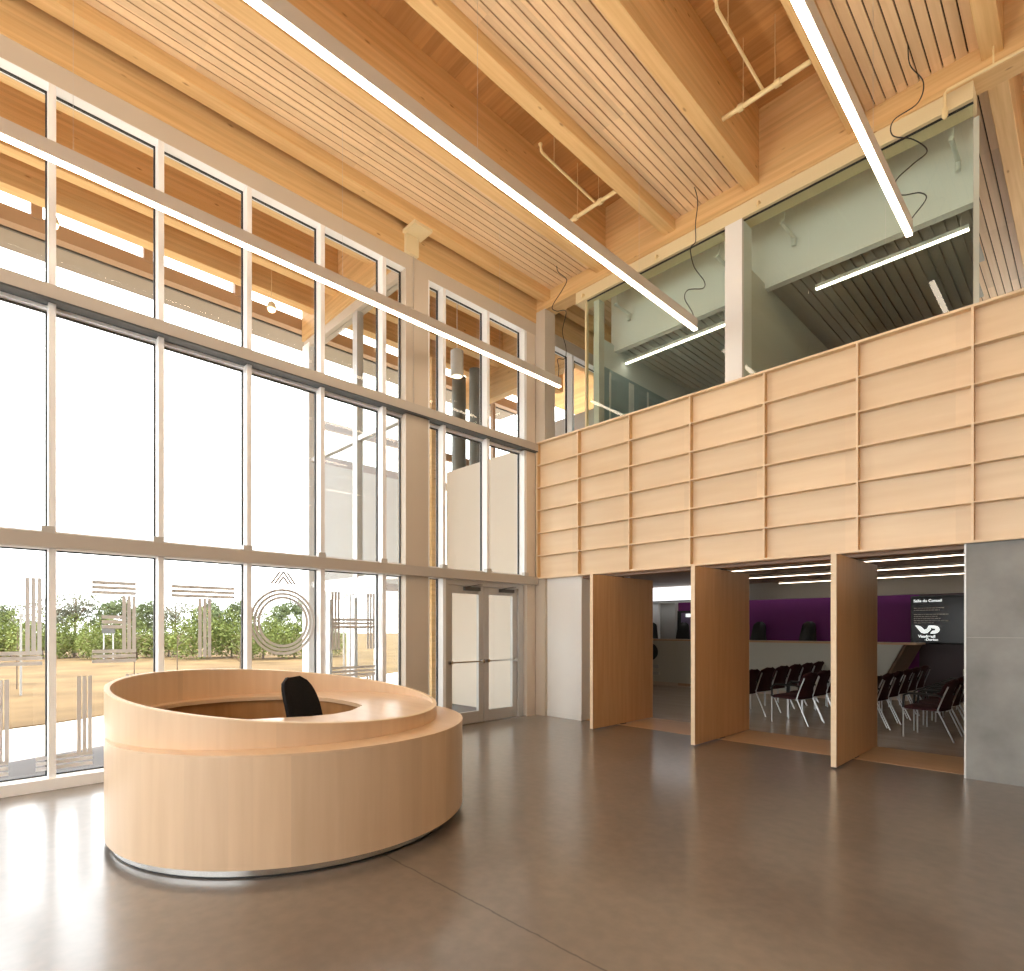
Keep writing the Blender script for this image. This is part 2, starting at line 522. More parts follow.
# ------------------------------------------------------------------ canopy outside
struct(B(-10.42, -10.2, -7.8, 11.0, 7.54, ZD), 'canopy_edge_beam', 'glulam', 'outer glulam beam of the canopy above the white gap', 'beam', bevel=0.006)
struct(B(-11.05, -10.88, -7.8, 11.0, 7.42, 7.64), 'canopy_fascia', 'brown_frame', 'brown rail below the light gap at the canopy edge', 'canopy rail')
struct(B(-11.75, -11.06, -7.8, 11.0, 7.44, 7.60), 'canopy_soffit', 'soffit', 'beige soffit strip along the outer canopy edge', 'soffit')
struct(B(-11.10, -11.06, -7.8, 11.0, 7.40, 7.46), 'canopy_reveal', 'dark_steel', 'dark groove beside the canopy soffit', 'trim')
for i in range(9):
    y = 0.89 + 1.41 * (i - 5)
    struct(B(-10.98, -10.86, y - 0.065, y + 0.065, 7.60, ZD), 'canopy_post', 'brown_frame',
           'short brown post in the light gap of the canopy, ' + ['first', 'second', 'third', 'fourth', 'fifth', 'sixth', 'seventh', 'eighth', 'ninth'][i] + ' from the left end', 'post')
for i, (x, y) in enumerate(((-9.98, 0.98), (-9.98, 3.95))):
    t = tag(empty('canopy_pendant', (x, y, 7.1)), ('small round canopy pendant at the leftmost mullion', 'small round canopy pendant seen in the fourth top window')[i], 'lamp', 'canopy pendants')
    MB().tube([(x, y, ZD), (x, y, 7.22)], 0.006, 6).build('cord', 'pipe', t)
    MB().lathe([(0.02, 7.24), (0.055, 7.22), (0.075, 7.16), (0.075, 7.12)], (x, y), 16).build('lamp_shade', 'cream', t, smooth=True)
    MB().lathe([(0.07, 7.12), (0.06, 7.08), (0.03, 7.06)], (x, y), 16).build('bulb', 'bulb', t, smooth=True)

# ------------------------------------------------------------------ glazed wall
mull = [-6.812 + 0.944 * i for i in range(8)]                       # left of the view
mull = [(m - 0.03, m + 0.03) for m in mull if m < 0.3]
mull += [(0.682, 0.742), (1.628, 1.686), (2.571, 2.630), (3.518, 3.578), (4.466, 4.528)]
colr = (4.859, 5.272)
ORD = ['first', 'second', 'third', 'fourth', 'fifth', 'sixth', 'seventh', 'eighth', 'ninth', 'tenth', 'eleventh', 'twelfth', 'thirteenth', 'fourteenth', 'fifteenth', 'sixteenth', 'seventeenth', 'eighteenth', 'nineteenth', 'twentieth', 'twenty-first']
edges = []        # (glass from, glass to, mullion to)
prev = -7.72
for a, b in mull:
    edges.append((prev, a, b)); prev = b
edges.append((prev, 4.859, None))
edges.append((5.272, 5.562, 5.622))
edges.append((5.622, 6.498, 6.558))
edges.append((6.558, 7.406, 7.466))
edges.append((7.98, 8.75, 8.81))
edges.append((8.81, 9.70, 9.76))
edges.append((9.76, 10.70, 10.76))
ROWS = ((0.115, 2.385), (2.56, 4.78), (4.985, 7.0))
windows = []
for i, (a, b, c) in enumerate(edges):
    door_bay = i in (len(edges) - 5, len(edges) - 4)
    rows = ROWS[1:] if door_bay else ROWS
    w = empty('window_%d' % (i + 1), (GX, (a + b) / 2, 0))
    tag(w, '%s tall window bay of the glazed wall counted from the left end' % ORD[i], 'window', None, 'structure')
    windows.append(w)
    if c:
        B(-7.44, WX, b, c, 0.0 if not door_bay else 2.385, 7.0).build('mullion', 'alu', w, bevel=0.003)
    for (z0, z1) in rows:
        B(GX - 0.012, GX + 0.012, a, b, z0, z1).build('pane', 'glass', w)
        g = MB()
        t = 0.012
        for q in ((a, a + t, z0, z1), (b - t, b, z0, z1), (a, b, z0, z0 + t), (a, b, z1 - t, z1)):
            g.box(GX - 0.018, GX + 0.018, q[0], q[1], q[2], q[3])
        g.build('gasket', 'gasket', w)
    # horizontal aluminium bars behind the steel rails, head
    h = MB()
    h.box(-7.44, -7.335, a, b, 4.79, 4.985)
    h.box(-7.44, WX - 0.004, a, b, 2.385, 2.56)
    h.box(-7.44, WX - 0.004, a, b, 6.995, 7.02)
    h.build('cross_bar', 'alu', w)

struct(B(-7.46, -7.20, -7.8, 5.58, 0.0, 0.115), 'baseboard_left', 'alu', 'pale aluminium sill along the foot of the glazed wall', 'sill', bevel=0.004)
struct(B(-7.33, -7.17, -7.8, 7.69, 4.84, 4.975), 'trim_1', 'steel_taupe', 'upper taupe steel rail across the glazed wall', 'rail', bevel=0.004)
u_ = struct(B(-7.335, -7.172, -7.8, 7.69, 4.822, 4.84), 'trim_8', 'rail_dark', 'dark grey underside plate of the upper steel rail', 'rail')
struct(B(-7.30, -7.17, -7.8, 7.69, 2.39, 2.535), 'trim_2', 'steel_taupe', 'lower taupe steel rail across the glazed wall', 'rail', bevel=0.004)
for i, m in enumerate([b for a, b, c in edges if c and c < 7.5]):
    tag(B(-7.26, -7.18, m - 0.06, m + 0.04, 2.535, 2.60).build('rail_bracket', 'alu_dark', bevel=0.003),
        'small grey clip on the lower rail at the %s mullion from the left' % ORD[i], 'bracket', 'clips on the lower steel rail', 'thing')
# header and column
struct(B(-7.46, WX, -8.0, 13.5, 7.0, 7.22), 'wall_left', 'taupe', 'taupe header strip above the top windows', 'wall')
col = struct(B(-7.46, WX + 0.005, 4.862, 5.272, 0, 7.0), 'column', 'taupe', 'broad taupe column in the middle of the glazed wall', 'column')
MB().tube([(-7.235, 4.99, 4.99), (-7.235, 4.99, 7.48)], 0.006, 6).build('conduit', 'steel_taupe', col)
cap = MB(); cap.box(-7.30, -6.93, 4.80, 5.12, 7.49, 7.54); cap.box(-7.25, -7.19, 4.83, 5.06, 7.22, 7.49)
cap.build('column_head', 'cream', col)
cc = struct(B(-7.46, -7.02, 7.705, 7.98, 0, 2.49).box(-7.46, -7.02, 7.87, 7.98, 2.49, 5.0).box(-7.46, -7.02, 7.705, 7.98, 5.0, 7.41), 'column_corner', 'taupe', 'taupe column in the corner under the girder end', 'column')
struct(B(-7.46, WX, 7.466, 7.69, 0.0, 7.0), 'wall_corner', 'beige', 'beige strip of wall between last window and corner column', 'wall')
struct(B(-7.5, -7.3, -8.0, -7.72, 0.0, 7.3), 'wall_left_rear', 'beige', 'beige end of the glazed wall behind the camera', 'wall')

# frosted letters on the panes (seen from behind): two lines of triple stripes
FX0, FX1 = GX + 0.0125, GX + 0.016


def bar(m, y0, y1, z0, z1, dx=0.0):
    m.box(FX0 + dx, FX1 + dx, y0, y1, z0, z1)


def hbars(m, y0, y1, zt, n=3, t=0.036, p=0.052):
    for i in range(n):
        bar(m, y0, y1, zt - i * p - t, zt - i * p, 0.004)


def vbars(m, y0, z0, z1, n=3, t=0.034, p=0.046):
    for i in range(n):
        bar(m, y0 + i * p, y0 + i * p + t, z0, z1)


def ring(m, cy_, cz, r, t, n=56, a0=0, a1=2 * PI):
    vs = []; fs = []
    for k in range(n + 1):
        a = a0 + (a1 - a0) * k / n
        for rr in (r - t / 2, r + t / 2):
            for x in (FX0, FX1):
                vs.append((x, cy_ + rr * math.cos(a), cz + rr * math.sin(a)))
    for k in range(n):
        o = 4 * k
        for q in ((0, 1, 5, 4), (1, 3, 7, 5), (3, 2, 6, 7), (2, 0, 4, 6)):
            fs.append(tuple(o + j for j in q))
    m.add(vs, fs)


def bay_at(y):
    for (a, b, c), w in zip(edges, windows):
        if a - 0.1 < y < (c or b):
            return w


m = MB(); vbars(m, 0.516, 1.37, 2.10); hbars(m, 0.16, 0.646, 1.37)
m.build('frosted_lettering', 'film', bay_at(0.3))
m = MB(); hbars(m, 1.05, 1.445, 2.10); vbars(m, 1.318, 1.37, 1.95); hbars(m, 1.135, 1.318, 1.735); hbars(m, 1.05, 1.445, 1.37)
m.build('frosted_lettering', 'film', bay_at(1.2))
m = MB(); hbars(m, 1.79, 2.475, 2.095); vbars(m, 2.068, 1.257, 1.95, 3, 0.036, 0.052)
m.build('frosted_lettering', 'film', bay_at(2.1))
m = MB()
for r in (0.412, 0.363, 0.314):
    ring(m, 3.075, 1.68, r, 0.033)
for s in (-1, 1):
    for k in range(3):
        hh = (0.165, 0.165, 0.10)[k]
        yb = 3.075 + s * (0.16, 0.115, 0.07)[k]
        yt = yb - s * 0.115 * hh / 0.165
        n0 = len(m.v)
        m.box(FX0, FX1, -0.015, 0.015, 0, 1)
        for q in range(n0, len(m.v)):
            x, y, z = m.v[q]
            m.v[q] = (x, yb + (yt - yb) * z + y, 2.165 + hh * z)
m.build('frosted_lettering', 'film', bay_at(3.0))
m = MB(); vbars(m, 3.74, 1.30, 2.10); vbars(m, 4.29, 1.30, 2.10); hbars(m, 3.74, 4.41, 1.735)
m.build('frosted_lettering', 'film', bay_at(4.0))
# second line
m = MB(); vbars(m, 0.27, 0.30, 1.10); hbars(m, -0.05, 0.39, 0.31); hbars(m, 0.595, 0.68, 0.31)
m.build('frosted_lettering', 'film', bay_at(0.3))
m = MB(); vbars(m, 0.925, 0.30, 1.10); hbars(m, 0.745, 1.055, 0.31); vbars(m, 1.35, 0.30, 1.10)
m.build('frosted_lettering', 'film', bay_at(1.2))
m = MB(); hbars(m, 3.75, 4.42, 1.06); vbars(m, 4.28, 0.30, 0.92); hbars(m, 3.75, 4.42, 0.31)
m.build('frosted_lettering', 'film', bay_at(4.0))

# ------------------------------------------------------------------ double door from lobby to vestibule
d = tag(empty('door_1', (-7.35, 6.5, 0)), 'grey double glazed doors with push bars left of the corner', 'door', None, 'structure')
fr = MB()
fr.box(-7.42, -7.27, 5.58, 5.68, 0, 2.39); fr.box(-7.42, -7.27, 7.28, 7.40, 0, 2.39); fr.box(-7.42, -7.27, 5.68, 7.28, 2.30, 2.39)
fr.build('door_frame', 'alu_dark', d, bevel=0.003)
B(-7.44, -7.26, 5.58, 7.46, 0.0, 0.012).build('threshold', 'stainless', d)
for (y0, y1, hy) in ((5.685, 6.475, 6.4), (6.485, 7.275, 6.56)):
    lf = MB()
    lf.box(-7.37, -7.31, y0, y0 + 0.11, 0.015, 2.295); lf.box(-7.37, -7.31, y1 - 0.11, y1, 0.015, 2.295)
    lf.box(-7.37, -7.31, y0 + 0.11, y1 - 0.11, 0.015, 0.20); lf.box(-7.37, -7.31, y0 + 0.11, y1 - 0.11, 2.17, 2.295)
    leaf = lf.build('door_leaf', 'alu_dark', d, bevel=0.003)
    B(-7.346, -7.334, y0 + 0.11, y1 - 0.11, 0.20, 2.17).build('pane', 'glass', leaf)
    pb = MB(); pb.tube([(-7.26, y0 + 0.04, 1.04), (-7.26, y1 - 0.04, 1.04)], 0.014, 10)
    pb.box(-7.31, -7.245, y0 + 0.03, y0 + 0.08, 1.015, 1.065); pb.box(-7.31, -7.245, y1 - 0.08, y1 - 0.03, 1.015, 1.065)
    pb.build('push_bar', 'stainless', leaf, smooth=True)
    cl = MB(); cl.box(-7.31, -7.25, y1 - 0.45, y1 - 0.12, 2.22, 2.28); cl.tube([(-7.27, y1 - 0.4, 2.28), (-7.2, y1 - 0.2, 2.32), (-7.28, y1 - 0.05, 2.33)], 0.008, 6)
    cl.build('door_closer', 'dark_steel', leaf)
# narrow side light column between column and door
struct(B(-7.44, WX, 5.272, 5.30, 0, 7.0), 'trim_3', 'alu', 'thin pale jamb beside the broad taupe column', 'jamb')

# ------------------------------------------------------------------ vestibule outside the wall
VY = 5.0
vx0, vx1 = -10.75, -7.46
struct(B(vx0 - 0.1, vx1, VY - 0.12, VY + 0.12, 7.19, ZD), 'vestibule_girder', 'glulam_x', 'glulam girder over the glazed vestibule front', 'beam')
struct(B(vx0 - 0.1, vx1, VY - 0.08, VY + 0.10, 7.02, 7.19), 'trim_4', 'taupe', 'taupe strip above the vestibule glazing', 'trim')
struct(B(vx0 - 0.12, vx0 + 0.16, VY - 0.1, VY + 0.16, 0, 7.1), 'column_vestibule', 'alu', 'pale corner column of the vestibule outside', 'column')
vw = tag(empty('window_31', (-9.1, VY, 0)), 'glazed front of the vestibule outside beyond the fifth bay', 'window', None, 'structure')
B(vx0, vx1, VY - 0.01, VY + 0.01, 2.46, 7.02).build('pane', 'glass', vw)
B(-8.98, -8.83, VY - 0.06, VY + 0.06, 0 + 2.45, 7.02).build('mullion', 'alu_dark', vw)
tb = MB(); tb.box(vx0, vx1, VY - 0.05, VY + 0.05, 4.80, 4.88); tb.box(vx0, vx1, VY - 0.05, VY + 0.05, 2.38, 2.48)
tb.build('cross_bar', 'alu_dark', vw)
vd = tag(empty('door_2', (-9.0, VY, 0)), 'pale double entrance doors of the vestibule with tall pull handles', 'door', None, 'structure')
f = MB()
for x in (-10.08, -8.15):
    f.box(x - 0.05, x + 0.05, VY - 0.05, VY + 0.05, 0, 2.38)
f.box(-10.08, -8.15, VY - 0.05, VY + 0.05, 2.28, 2.38)
f.build('door_frame', 'alu', vd)
for (x0, x1, hx) in ((-10.02, -9.12, -9.22), (-9.10, -8.21, -9.0)):
    lf = MB(); y0, y1 = VY - 0.03, VY + 0.03
    lf.box(x0, x0 + 0.13, y0, y1, 0.02, 2.27); lf.box(x1 - 0.13, x1, y0, y1, 0.02, 2.27)
    lf.box(x0 + 0.13, x1 - 0.13, y0, y1, 0.02, 0.22); lf.box(x0 + 0.13, x1 - 0.13, y0, y1, 2.12, 2.27)
    leaf = lf.build('door_leaf', 'alu', vd)
    B(x0 + 0.13, x1 - 0.13, VY - 0.006, VY + 0.006, 0.22, 2.12).build('pane', 'glass', leaf)
    MB().tube([(hx, VY - 0.03, 2.18), (hx, VY - 0.10, 2.18), (hx, VY - 0.10, 0.5), (hx, VY - 0.03, 0.5)], 0.016, 8).build('door_handle', 'stainless', leaf, smooth=True)
for i, (x0, x1) in enumerate(((-10.6, -10.13), (-8.10, -7.46))):
    w = tag(empty('window_%d' % (32 + i), ((x0 + x1) / 2, VY, 0)), ('left', 'right')[i] + ' side light of the vestibule entrance doors', 'window', None, 'structure')
    B(x0, x1, VY - 0.008, VY + 0.008, 0.05, 2.38).build('pane', 'glass', w)
    B(x0, x1, VY - 0.04, VY + 0.04, 0.0, 0.05).build('window_frame', 'alu', w)
# outer side of the vestibule: glazing and brown cross rails
ow = tag(empty('window_34', (vx0, 8.0, 0)), 'outer glazing of the vestibule and wing with brown cross rails', 'window', None, 'structure')
B(vx0 - 0.01, vx0 + 0.01, VY + 0.16, 12.0, 0.0, 7.3).build('pane', 'glass', ow)
tb = MB()
for z in (2.4, 4.85, 5.55, 6.25):
    tb.box(vx0 - 0.05, vx0 + 0.05, VY + 0.16, 12.0, z, z + 0.16)
tb.build('cross_bar', 'brown_frame', ow)
B(vx0 + 0.02, vx0 + 0.05, VY + 0.16, 8.2, 2.56, 4.85).build('added_sky_blind_panel', 'white', ow)  # added panel that tones down the overbright sky behind the vestibule
tb = MB()
for y in (6.6, 8.2, 9.8, 11.4):
    tb.box(vx0 - 0.05, vx0 + 0.05, y, y + 0.08, 0, 7.3)
tb.build('mullion', 'brown_frame', ow)
struct(B(-9.72, -7.46, 7.55, 7.65, 0, 4.92), 'wall_partition', 'beige', 'beige partition inside the vestibule behind the doors', 'wall')
struct(B(-10.7, -7.46, VY, 7.96, -0.2, 0.004), 'floor_vestibule', 'shade_and_floor_grey', 'grey floor of the vestibule', 'floor')
struct(B(-9.95, -9.77, 7.2, 7.38, 0, 7.3), 'column_wood', 'glulam', 'slim timber post inside the vestibule', 'column')
struct(B(-10.7, -7.46, 8.9, 9.1, 6.9, ZD), 'vestibule_beam', 'glulam_x', 'glulam cross beam deep inside the vestibule wing', 'beam')
struct(B(-10.7, -7.46, 11.9, 12.0, 2.95, 7.3), 'wall_wing', 'grey_wall', 'grey end wall of the wing beyond the vestibule', 'wall')
for i, (x, y, r) in enumerate(((-10.16, 8.25, 0.16), (-9.60, 8.25, 0.13))):
    tag(MB().lathe([(r * 0.9, 2.95), (r, 3.0), (r, 6.9), (r * 0.97, 7.3)], (x, y), 20).build('duct', 'duct_grey', smooth=True),
        ('dark round duct behind the vestibule partition, left one', 'dark round duct behind the vestibule partition, right one')[i], 'duct')
t = tag(empty('cylinder_pendant', (-8.06, 6.5, 6.13)), 'grey cylinder pendant hanging inside the vestibule', 'lamp')
MB().tube([(-8.06, 6.5, ZD), (-8.06, 6.5, 6.6)], 0.008, 6).build('stem', 'pipe_white', t)
MB().lathe([(0.10, 6.13), (0.115, 6.14), (0.115, 6.58), (0.09, 6.60)], (-8.06, 6.5), 24).build('lamp_shade', 'alu_dark', t, smooth=True)
MB().lathe([(0.09, 6.125), (0.09, 6.132)], (-8.06, 6.5), 24).build('diffuser', 'bulb', t)

# ------------------------------------------------------------------ timber-clad wall on the right
GF = 7.675
gw = tag(empty('wall_right', (-1.5, BY, 2.5)), 'maple clad wall of wide panels in a grid of thin rails', 'wall', None, 'structure')
ribs = [-7.195, -6.24, -5.20, -4.15, -3.085, -1.993, -0.918, 0.155, 1.23, 2.30, 3.38, 4.45, 5.52, 6.6]
zr = [2.512 + i * (2.482 / 6) for i in range(7)]
B(-7.20, 7.0, GF + 0.085, GF + 0.18, 2.50, 4.99).build('panels', 'maple', gw)
for z in zr:
    t_ = 0.028 if z in (zr[0], zr[-1]) else 0.018
    B(-7.205, 7.0, GF, GF + 0.09, z - t_ / 2, z + t_ / 2).build('rail', 'maple_edge', gw, bevel=0.002, seg=1)
for x in ribs:
    rb_ = MB(); rb_.box(x - 0.011, x + 0.011, GF + 0.005, GF + 0.088, 2.512, 4.99)
    rb_.cur = 1; rb_.box(x - 0.011, x + 0.011, GF - 0.001, GF + 0.005, 2.512, 4.99)
    rb_.build('rib', ['rib_shade', 'maple_edge'], gw)
struct(B(-7.02, 7.0, GF + 0.18, BY + 0.30, 2.46, 4.99), 'wall_core', 'beige', 'core of the parapet wall behind the maple panels', 'wall')
struct(B(-7.02, -6.225, BY + 0.05, BY + 0.40, 0, 2.50), 'wall_white', 'white', 'short white wall between corner column and first pivot panel', 'wall')
struct(B(-7.02, -6.225, BY + 0.042, BY + 0.05, 0, 0.09), 'baseboard_right', 'white', 'low white skirting of the short white wall', 'skirting')
cw = struct(B(-0.985, 7.0, BY, BY + 0.30, 0, 2.50), 'wall_concrete', 'concrete', 'smooth grey concrete wall at the right edge', 'wall')
B(-0.992, -0.975, BY - 0.003, BY + 0.305, 0.0, 2.50).build('edge_trim', 'alu_dark', cw)
B(-0.98, 7.0, BY - 0.0015, BY + 0.01, 1.498, 1.503).build('panel_joint', 'grey_wall', cw)
struct(B(-6.3, -0.985, BY + 0.09, 8.06, 2.455, 2.50), 'ceiling_lintel', 'council_ceiling', 'brown soffit over the opening to the council room', 'ceiling')

# pivot panels
labs = ('pivot panel nearest the corner, standing open at right angles', 'middle pivot panel standing open between the other two', 'pivot panel nearest the concrete wall, standing open')
for i, x in enumerate((-5.53, -3.815, -2.09)):
    p = tag(empty('pivot_door', (x, 8.0, 0)), 'maple ' + labs[i], 'door', 'maple pivot panels of the council room')
    B(x - 0.028, x + 0.028, 7.15, 8.865, 0.022, 2.44).build('panel', 'pivot', p)
    e = MB(); e.box(x - 0.029, x + 0.029, 7.145, 7.151, 0.022, 2.441); e.box(x - 0.029, x + 0.029, 8.864, 8.87, 0.022, 2.441)
    e.build('edge_band', 'maple_edge', p)
    q = MB(); q.box(x - 0.02, x + 0.02, 7.93, 8.07, 0.004, 0.022); q.tube([(x, 8.0, 2.44), (x, 8.0, 2.456)], 0.02, 12)
    q.build('pivot', 'dark_steel', p)

# ------------------------------------------------------------------ glazing of the upper floor
GY = 7.80
struct(B(-6.33, -0.92, BY + 0.02, 8.02, 7.22, 7.409), 'trim_5', 'cream', 'cream bulkhead strip above the upper floor glazing', 'bulkhead')
bounds = [(-6.13, -5.296), (-5.296, -4.454), (-4.454, -3.646), (-3.404, -2.57), (-2.57, -1.73), (-1.73, -0.925)]
for i, (a, b) in enumerate(bounds):
    w = tag(empty('window_%d' % (35 + i), ((a + b) / 2, GY, 5)), '%s pane of greenish glass of the upper floor from the left' % ORD[i], 'window', None, 'structure')
    B(a + 0.003, b - 0.003, GY - 0.006, GY + 0.006, 4.99, 7.22).build('pane', 'glass_green', w)
    B(a, b, GY - 0.012, GY + 0.012, 7.207, 7.22).build('window_frame', 'gasket', w)
struct(B(-3.646, -3.404, 7.74, 8.05, 4.99, 7.22), 'column_upper', 'white', 'pale column between the two runs of upper glazing', 'column')
pj = MB(); pj.box(-6.15, -6.12, GY - 0.03, GY + 0.03, 4.99, 7.22)
struct(pj, 'trim_6', 'cream', 'slim end post at the left edge of the upper glazing', 'post')
struct(B(-6.06, -5.95, 7.9, 8.05, 4.99, 7.22), 'trim_7', 'mezz_wall', 'pale post just inside the left end of the upper glazing', 'post')
# rooms of the upper floor
struct(B(-7.45, 7.0, 7.9, 16.4, 4.2, 4.6), 'floor_upper', 'grey_wall', 'floor slab of the upper floor', 'floor')
struct(MB().prism([(-6.2, 8.02), (-0.95, 8.02), (-1.02, 8.6), (-6.2, 8.6)], 7.70, 7.75), 'ceiling_upper_front', 'maple', 'timber strip of ceiling above the pale bulkhead of the upper floor', 'ceiling')
struct(MB().prism([(-6.2, 8.6), (-1.02, 8.6), (-1.03, 8.72), (-6.2, 8.72)], 6.62, 7.75), 'wall_bulkhead', 'white', 'pale bulkhead inside the upper floor rooms', 'wall')
cm = MB(); cl_ = MB()
pitch = 0.13
x = -6.15
while x < -1.15:
    y_end = 13.9
    # the right hand room wall runs at a slight angle
    if x > -1.75:
        y_end = 8.72 + (-x - 1.03) / 0.118
    if not (-3.62 < x < -3.4) and y_end > 8.9:
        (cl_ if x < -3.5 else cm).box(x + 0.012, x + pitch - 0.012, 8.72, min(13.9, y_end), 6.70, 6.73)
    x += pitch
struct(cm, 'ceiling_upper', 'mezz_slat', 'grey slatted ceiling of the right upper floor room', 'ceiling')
struct(cl_, 'ceiling_upper_left', 'mezz_daylit_pale', 'slatted ceiling of the left upper floor room, paled for its daylight', 'ceiling')
struct(MB().prism([(-6.2, 8.6), (-1.03, 8.72), (-1.66, 14.0), (-6.2, 14.0)], 6.735, 6.80), 'ceiling_upper_back', 'grey_wall', 'grey backing above the upper slatted ceiling', 'ceiling')
struct(MB().prism([(-0.95, 8.02), (-0.90, 8.02), (-1.62, 14.0), (-1.67, 14.0)], 4.6, 7.2), 'wall_upper_right', 'mezz_wall', 'end wall of the upper floor room', 'wall')
struct(B(-3.56, -3.44, 8.05, 14.0, 4.6, 6.70), 'wall_upper_partition', 'mezz_wall', 'partition between the two upper floor rooms', 'wall')
struct(B(-6.2, -1.4, 14.0, 14.1, 4.6, 6.8), 'wall_upper_back', 'blue_wall', 'blue grey back wall of the upper floor rooms', 'wall')
bw = struct(B(-6.22, -6.14, 8.10, 14.0, 4.6, 6.26), 'wall_upper_left', 'blue_wall', 'blue grey panelled wall along the left upper floor room', 'wall')
for k in range(9):
    y = 8.45 + 0.62 * k
    B(-6.142, -6.13, y, y + (0.05, 0.16)[k % 2], 4.65, 6.2).build('panel_strip', 'mezz_daylit_pale', bw)
struct(B(-6.22, -6.14, 8.10, 14.0, 6.26, 6.74), 'wall_upper_left_head', 'mezz_daylit_pale', 'pale strip above the blue grey panelled wall', 'wall')
for i, (a, b, c, e) in enumerate(((-6.10, -4.17, 8.92, 8.92), (-2.84, -1.10, 8.92, 8.92))):
    t = tag(empty('linear_light', ((a + b) / 2, c, 6.5)), ('slim line light in the left upper floor room behind glass', 'slim line light in the right upper floor room behind glass')[i], 'lamp', 'line lights of the upper floor')
    B(a, b, c - 0.025, c + 0.025, 6.50, 6.55).build('lamp_housing', 'lamp_grey', t)
    B(a, b, c - 0.024, c + 0.024, 6.485, 6.50).build('diffuser', 'led_mezz', t)
    for x in (a + 0.08, b - 0.08):
        MB().tube([(x, c, 6.55), (x, c, 6.70)], 0.004, 5).build('wire', 'lamp_grey', t)

# ------------------------------------------------------------------ room behind the camera (closes the hall)
struct(B(-7.5, 7.2, -8.2, -8.0, 7.2, 8.6), 'wall_rear', 'beige', 'plain beige header of the added glazed wall behind the camera', 'wall')
struct(B(2.5, 7.2, -8.2, -8.0, 0, 7.2), 'wall_rear_right', 'beige', 'plain beige wall behind the camera', 'wall')
rw = tag(empty('window_50', (-2.5, -8.1, 0)), 'tall glazed wall added behind the camera for its daylight', 'window', None, 'structure')  # unseen glazing added to light the desk and the maple wall
B(-7.5, 2.5, -8.11, -8.09, 0.1, 7.2).build('pane', 'glass', rw)
for k in range(11):
    B(-7.5 + k * 0.995, -7.44 + k * 0.995, -8.18, -8.0, 0, 7.2).build('mullion', 'alu', rw)
for z in (0.05, 2.45, 4.9):
    B(-7.5, 2.5, -8.16, -8.02, z - 0.05, z + 0.05).build('cross_bar', 'alu', rw)
struct(B(-20, 12, -40, -8.0, -0.3, -0.03), 'ground_rear', 'plaza', 'white paving behind the building', 'paving')
struct(B(7.0, 7.2, -8.2, 16.6, 0, 8.6), 'wall_east', 'beige', 'plain beige wall right of the camera', 'wall')
struct(B(-7.5, -1.6, 16.4, 16.6, 4.5, 8.6), 'wall_far', 'grey_wall', 'grey far wall of the upper floor', 'wall')
struct(B(-1.6, 7.2, 16.4, 16.6, 7.3, 8.6), 'wall_far_head', 'grey_wall', 'grey head above the added far upper window', 'wall')
fw = tag(empty('window_51', (2.8, 16.5, 6)), 'far window added to light the open upper hall', 'window', None, 'structure')  # unseen glazing added to brighten the upper hall
B(-1.6, 7.2, 16.49, 16.51, 4.5, 7.3).build('pane', 'glass', fw)
for k in range(7):
    B(-1.6 + k * 1.45, -1.54 + k * 1.45, 16.42, 16.58, 4.5, 7.3).build('mullion', 'alu', fw)
struct(B(-7.46, -7.3, 10.76, 16.4, 4.5, 7.0), 'wall_left_far', 'taupe', 'taupe wall along the upper corridor', 'wall')

# ------------------------------------------------------------------ pendant lamps
def bez(pts, n=8):
    pts = [Vector(p) for p in pts]
    out = []
    for i in range(len(pts) - 1):
        p0 = pts[max(i - 1, 0)]; p1 = pts[i]; p2 = pts[i + 1]; p3 = pts[min(i + 2, len(pts) - 1)]
        for k in range(n):
            t = k / n
            out.append(0.5 * ((2 * p1) + (p2 - p0) * t + (2 * p0 - 5 * p1 + 4 * p2 - p3) * t * t + (3 * p1 - p0 - 3 * p2 + p3) * t ** 3))
    out.append(pts[-1])
    return out


def pendant(x, y0, y1, label, cord=None, zb=5.675):
    t = tag(empty('pendant_light', (x, (y0 + y1) / 2, 5.68)), label, 'lamp', 'long linear pendant lamps')
    B(x - 0.033, x + 0.033, y0, y1, zb + 0.02, zb + 0.155).build('lamp_housing', 'lamp_grey', t, bevel=0.004)
    B(x - 0.027, x + 0.027, y0 + 0.004, y1 - 0.004, zb, zb + 0.022).build('diffuser', 'led', t)
    B(x - 0.024, x + 0.024, y0 + 0.05, y1 - 0.05, zb + 0.154, zb + 0.159).build('added_uplight', 'up_fill', t)  # glowing strip added to brighten the slats above
    y = y1 - 1.4
    while y > y0:
        MB().tube([(x, y, zb + 0.155), (x, y, 7.70)], 0.0012, 5).build('wire', 'alu_dark', t)
        y -= 2.6
    if cord:
        MB().tube(bez(cord), 0.006, 6).build('cord', 'black', t, smooth=True)


U = Vector((math.cos(R(45.63)), math.sin(R(45.63))))      # across the hall, used to sway the loose cords


def cordpts(x, y, spec):
    return [(x + U.x * s, y + U.y * s, z) for s, z in spec]


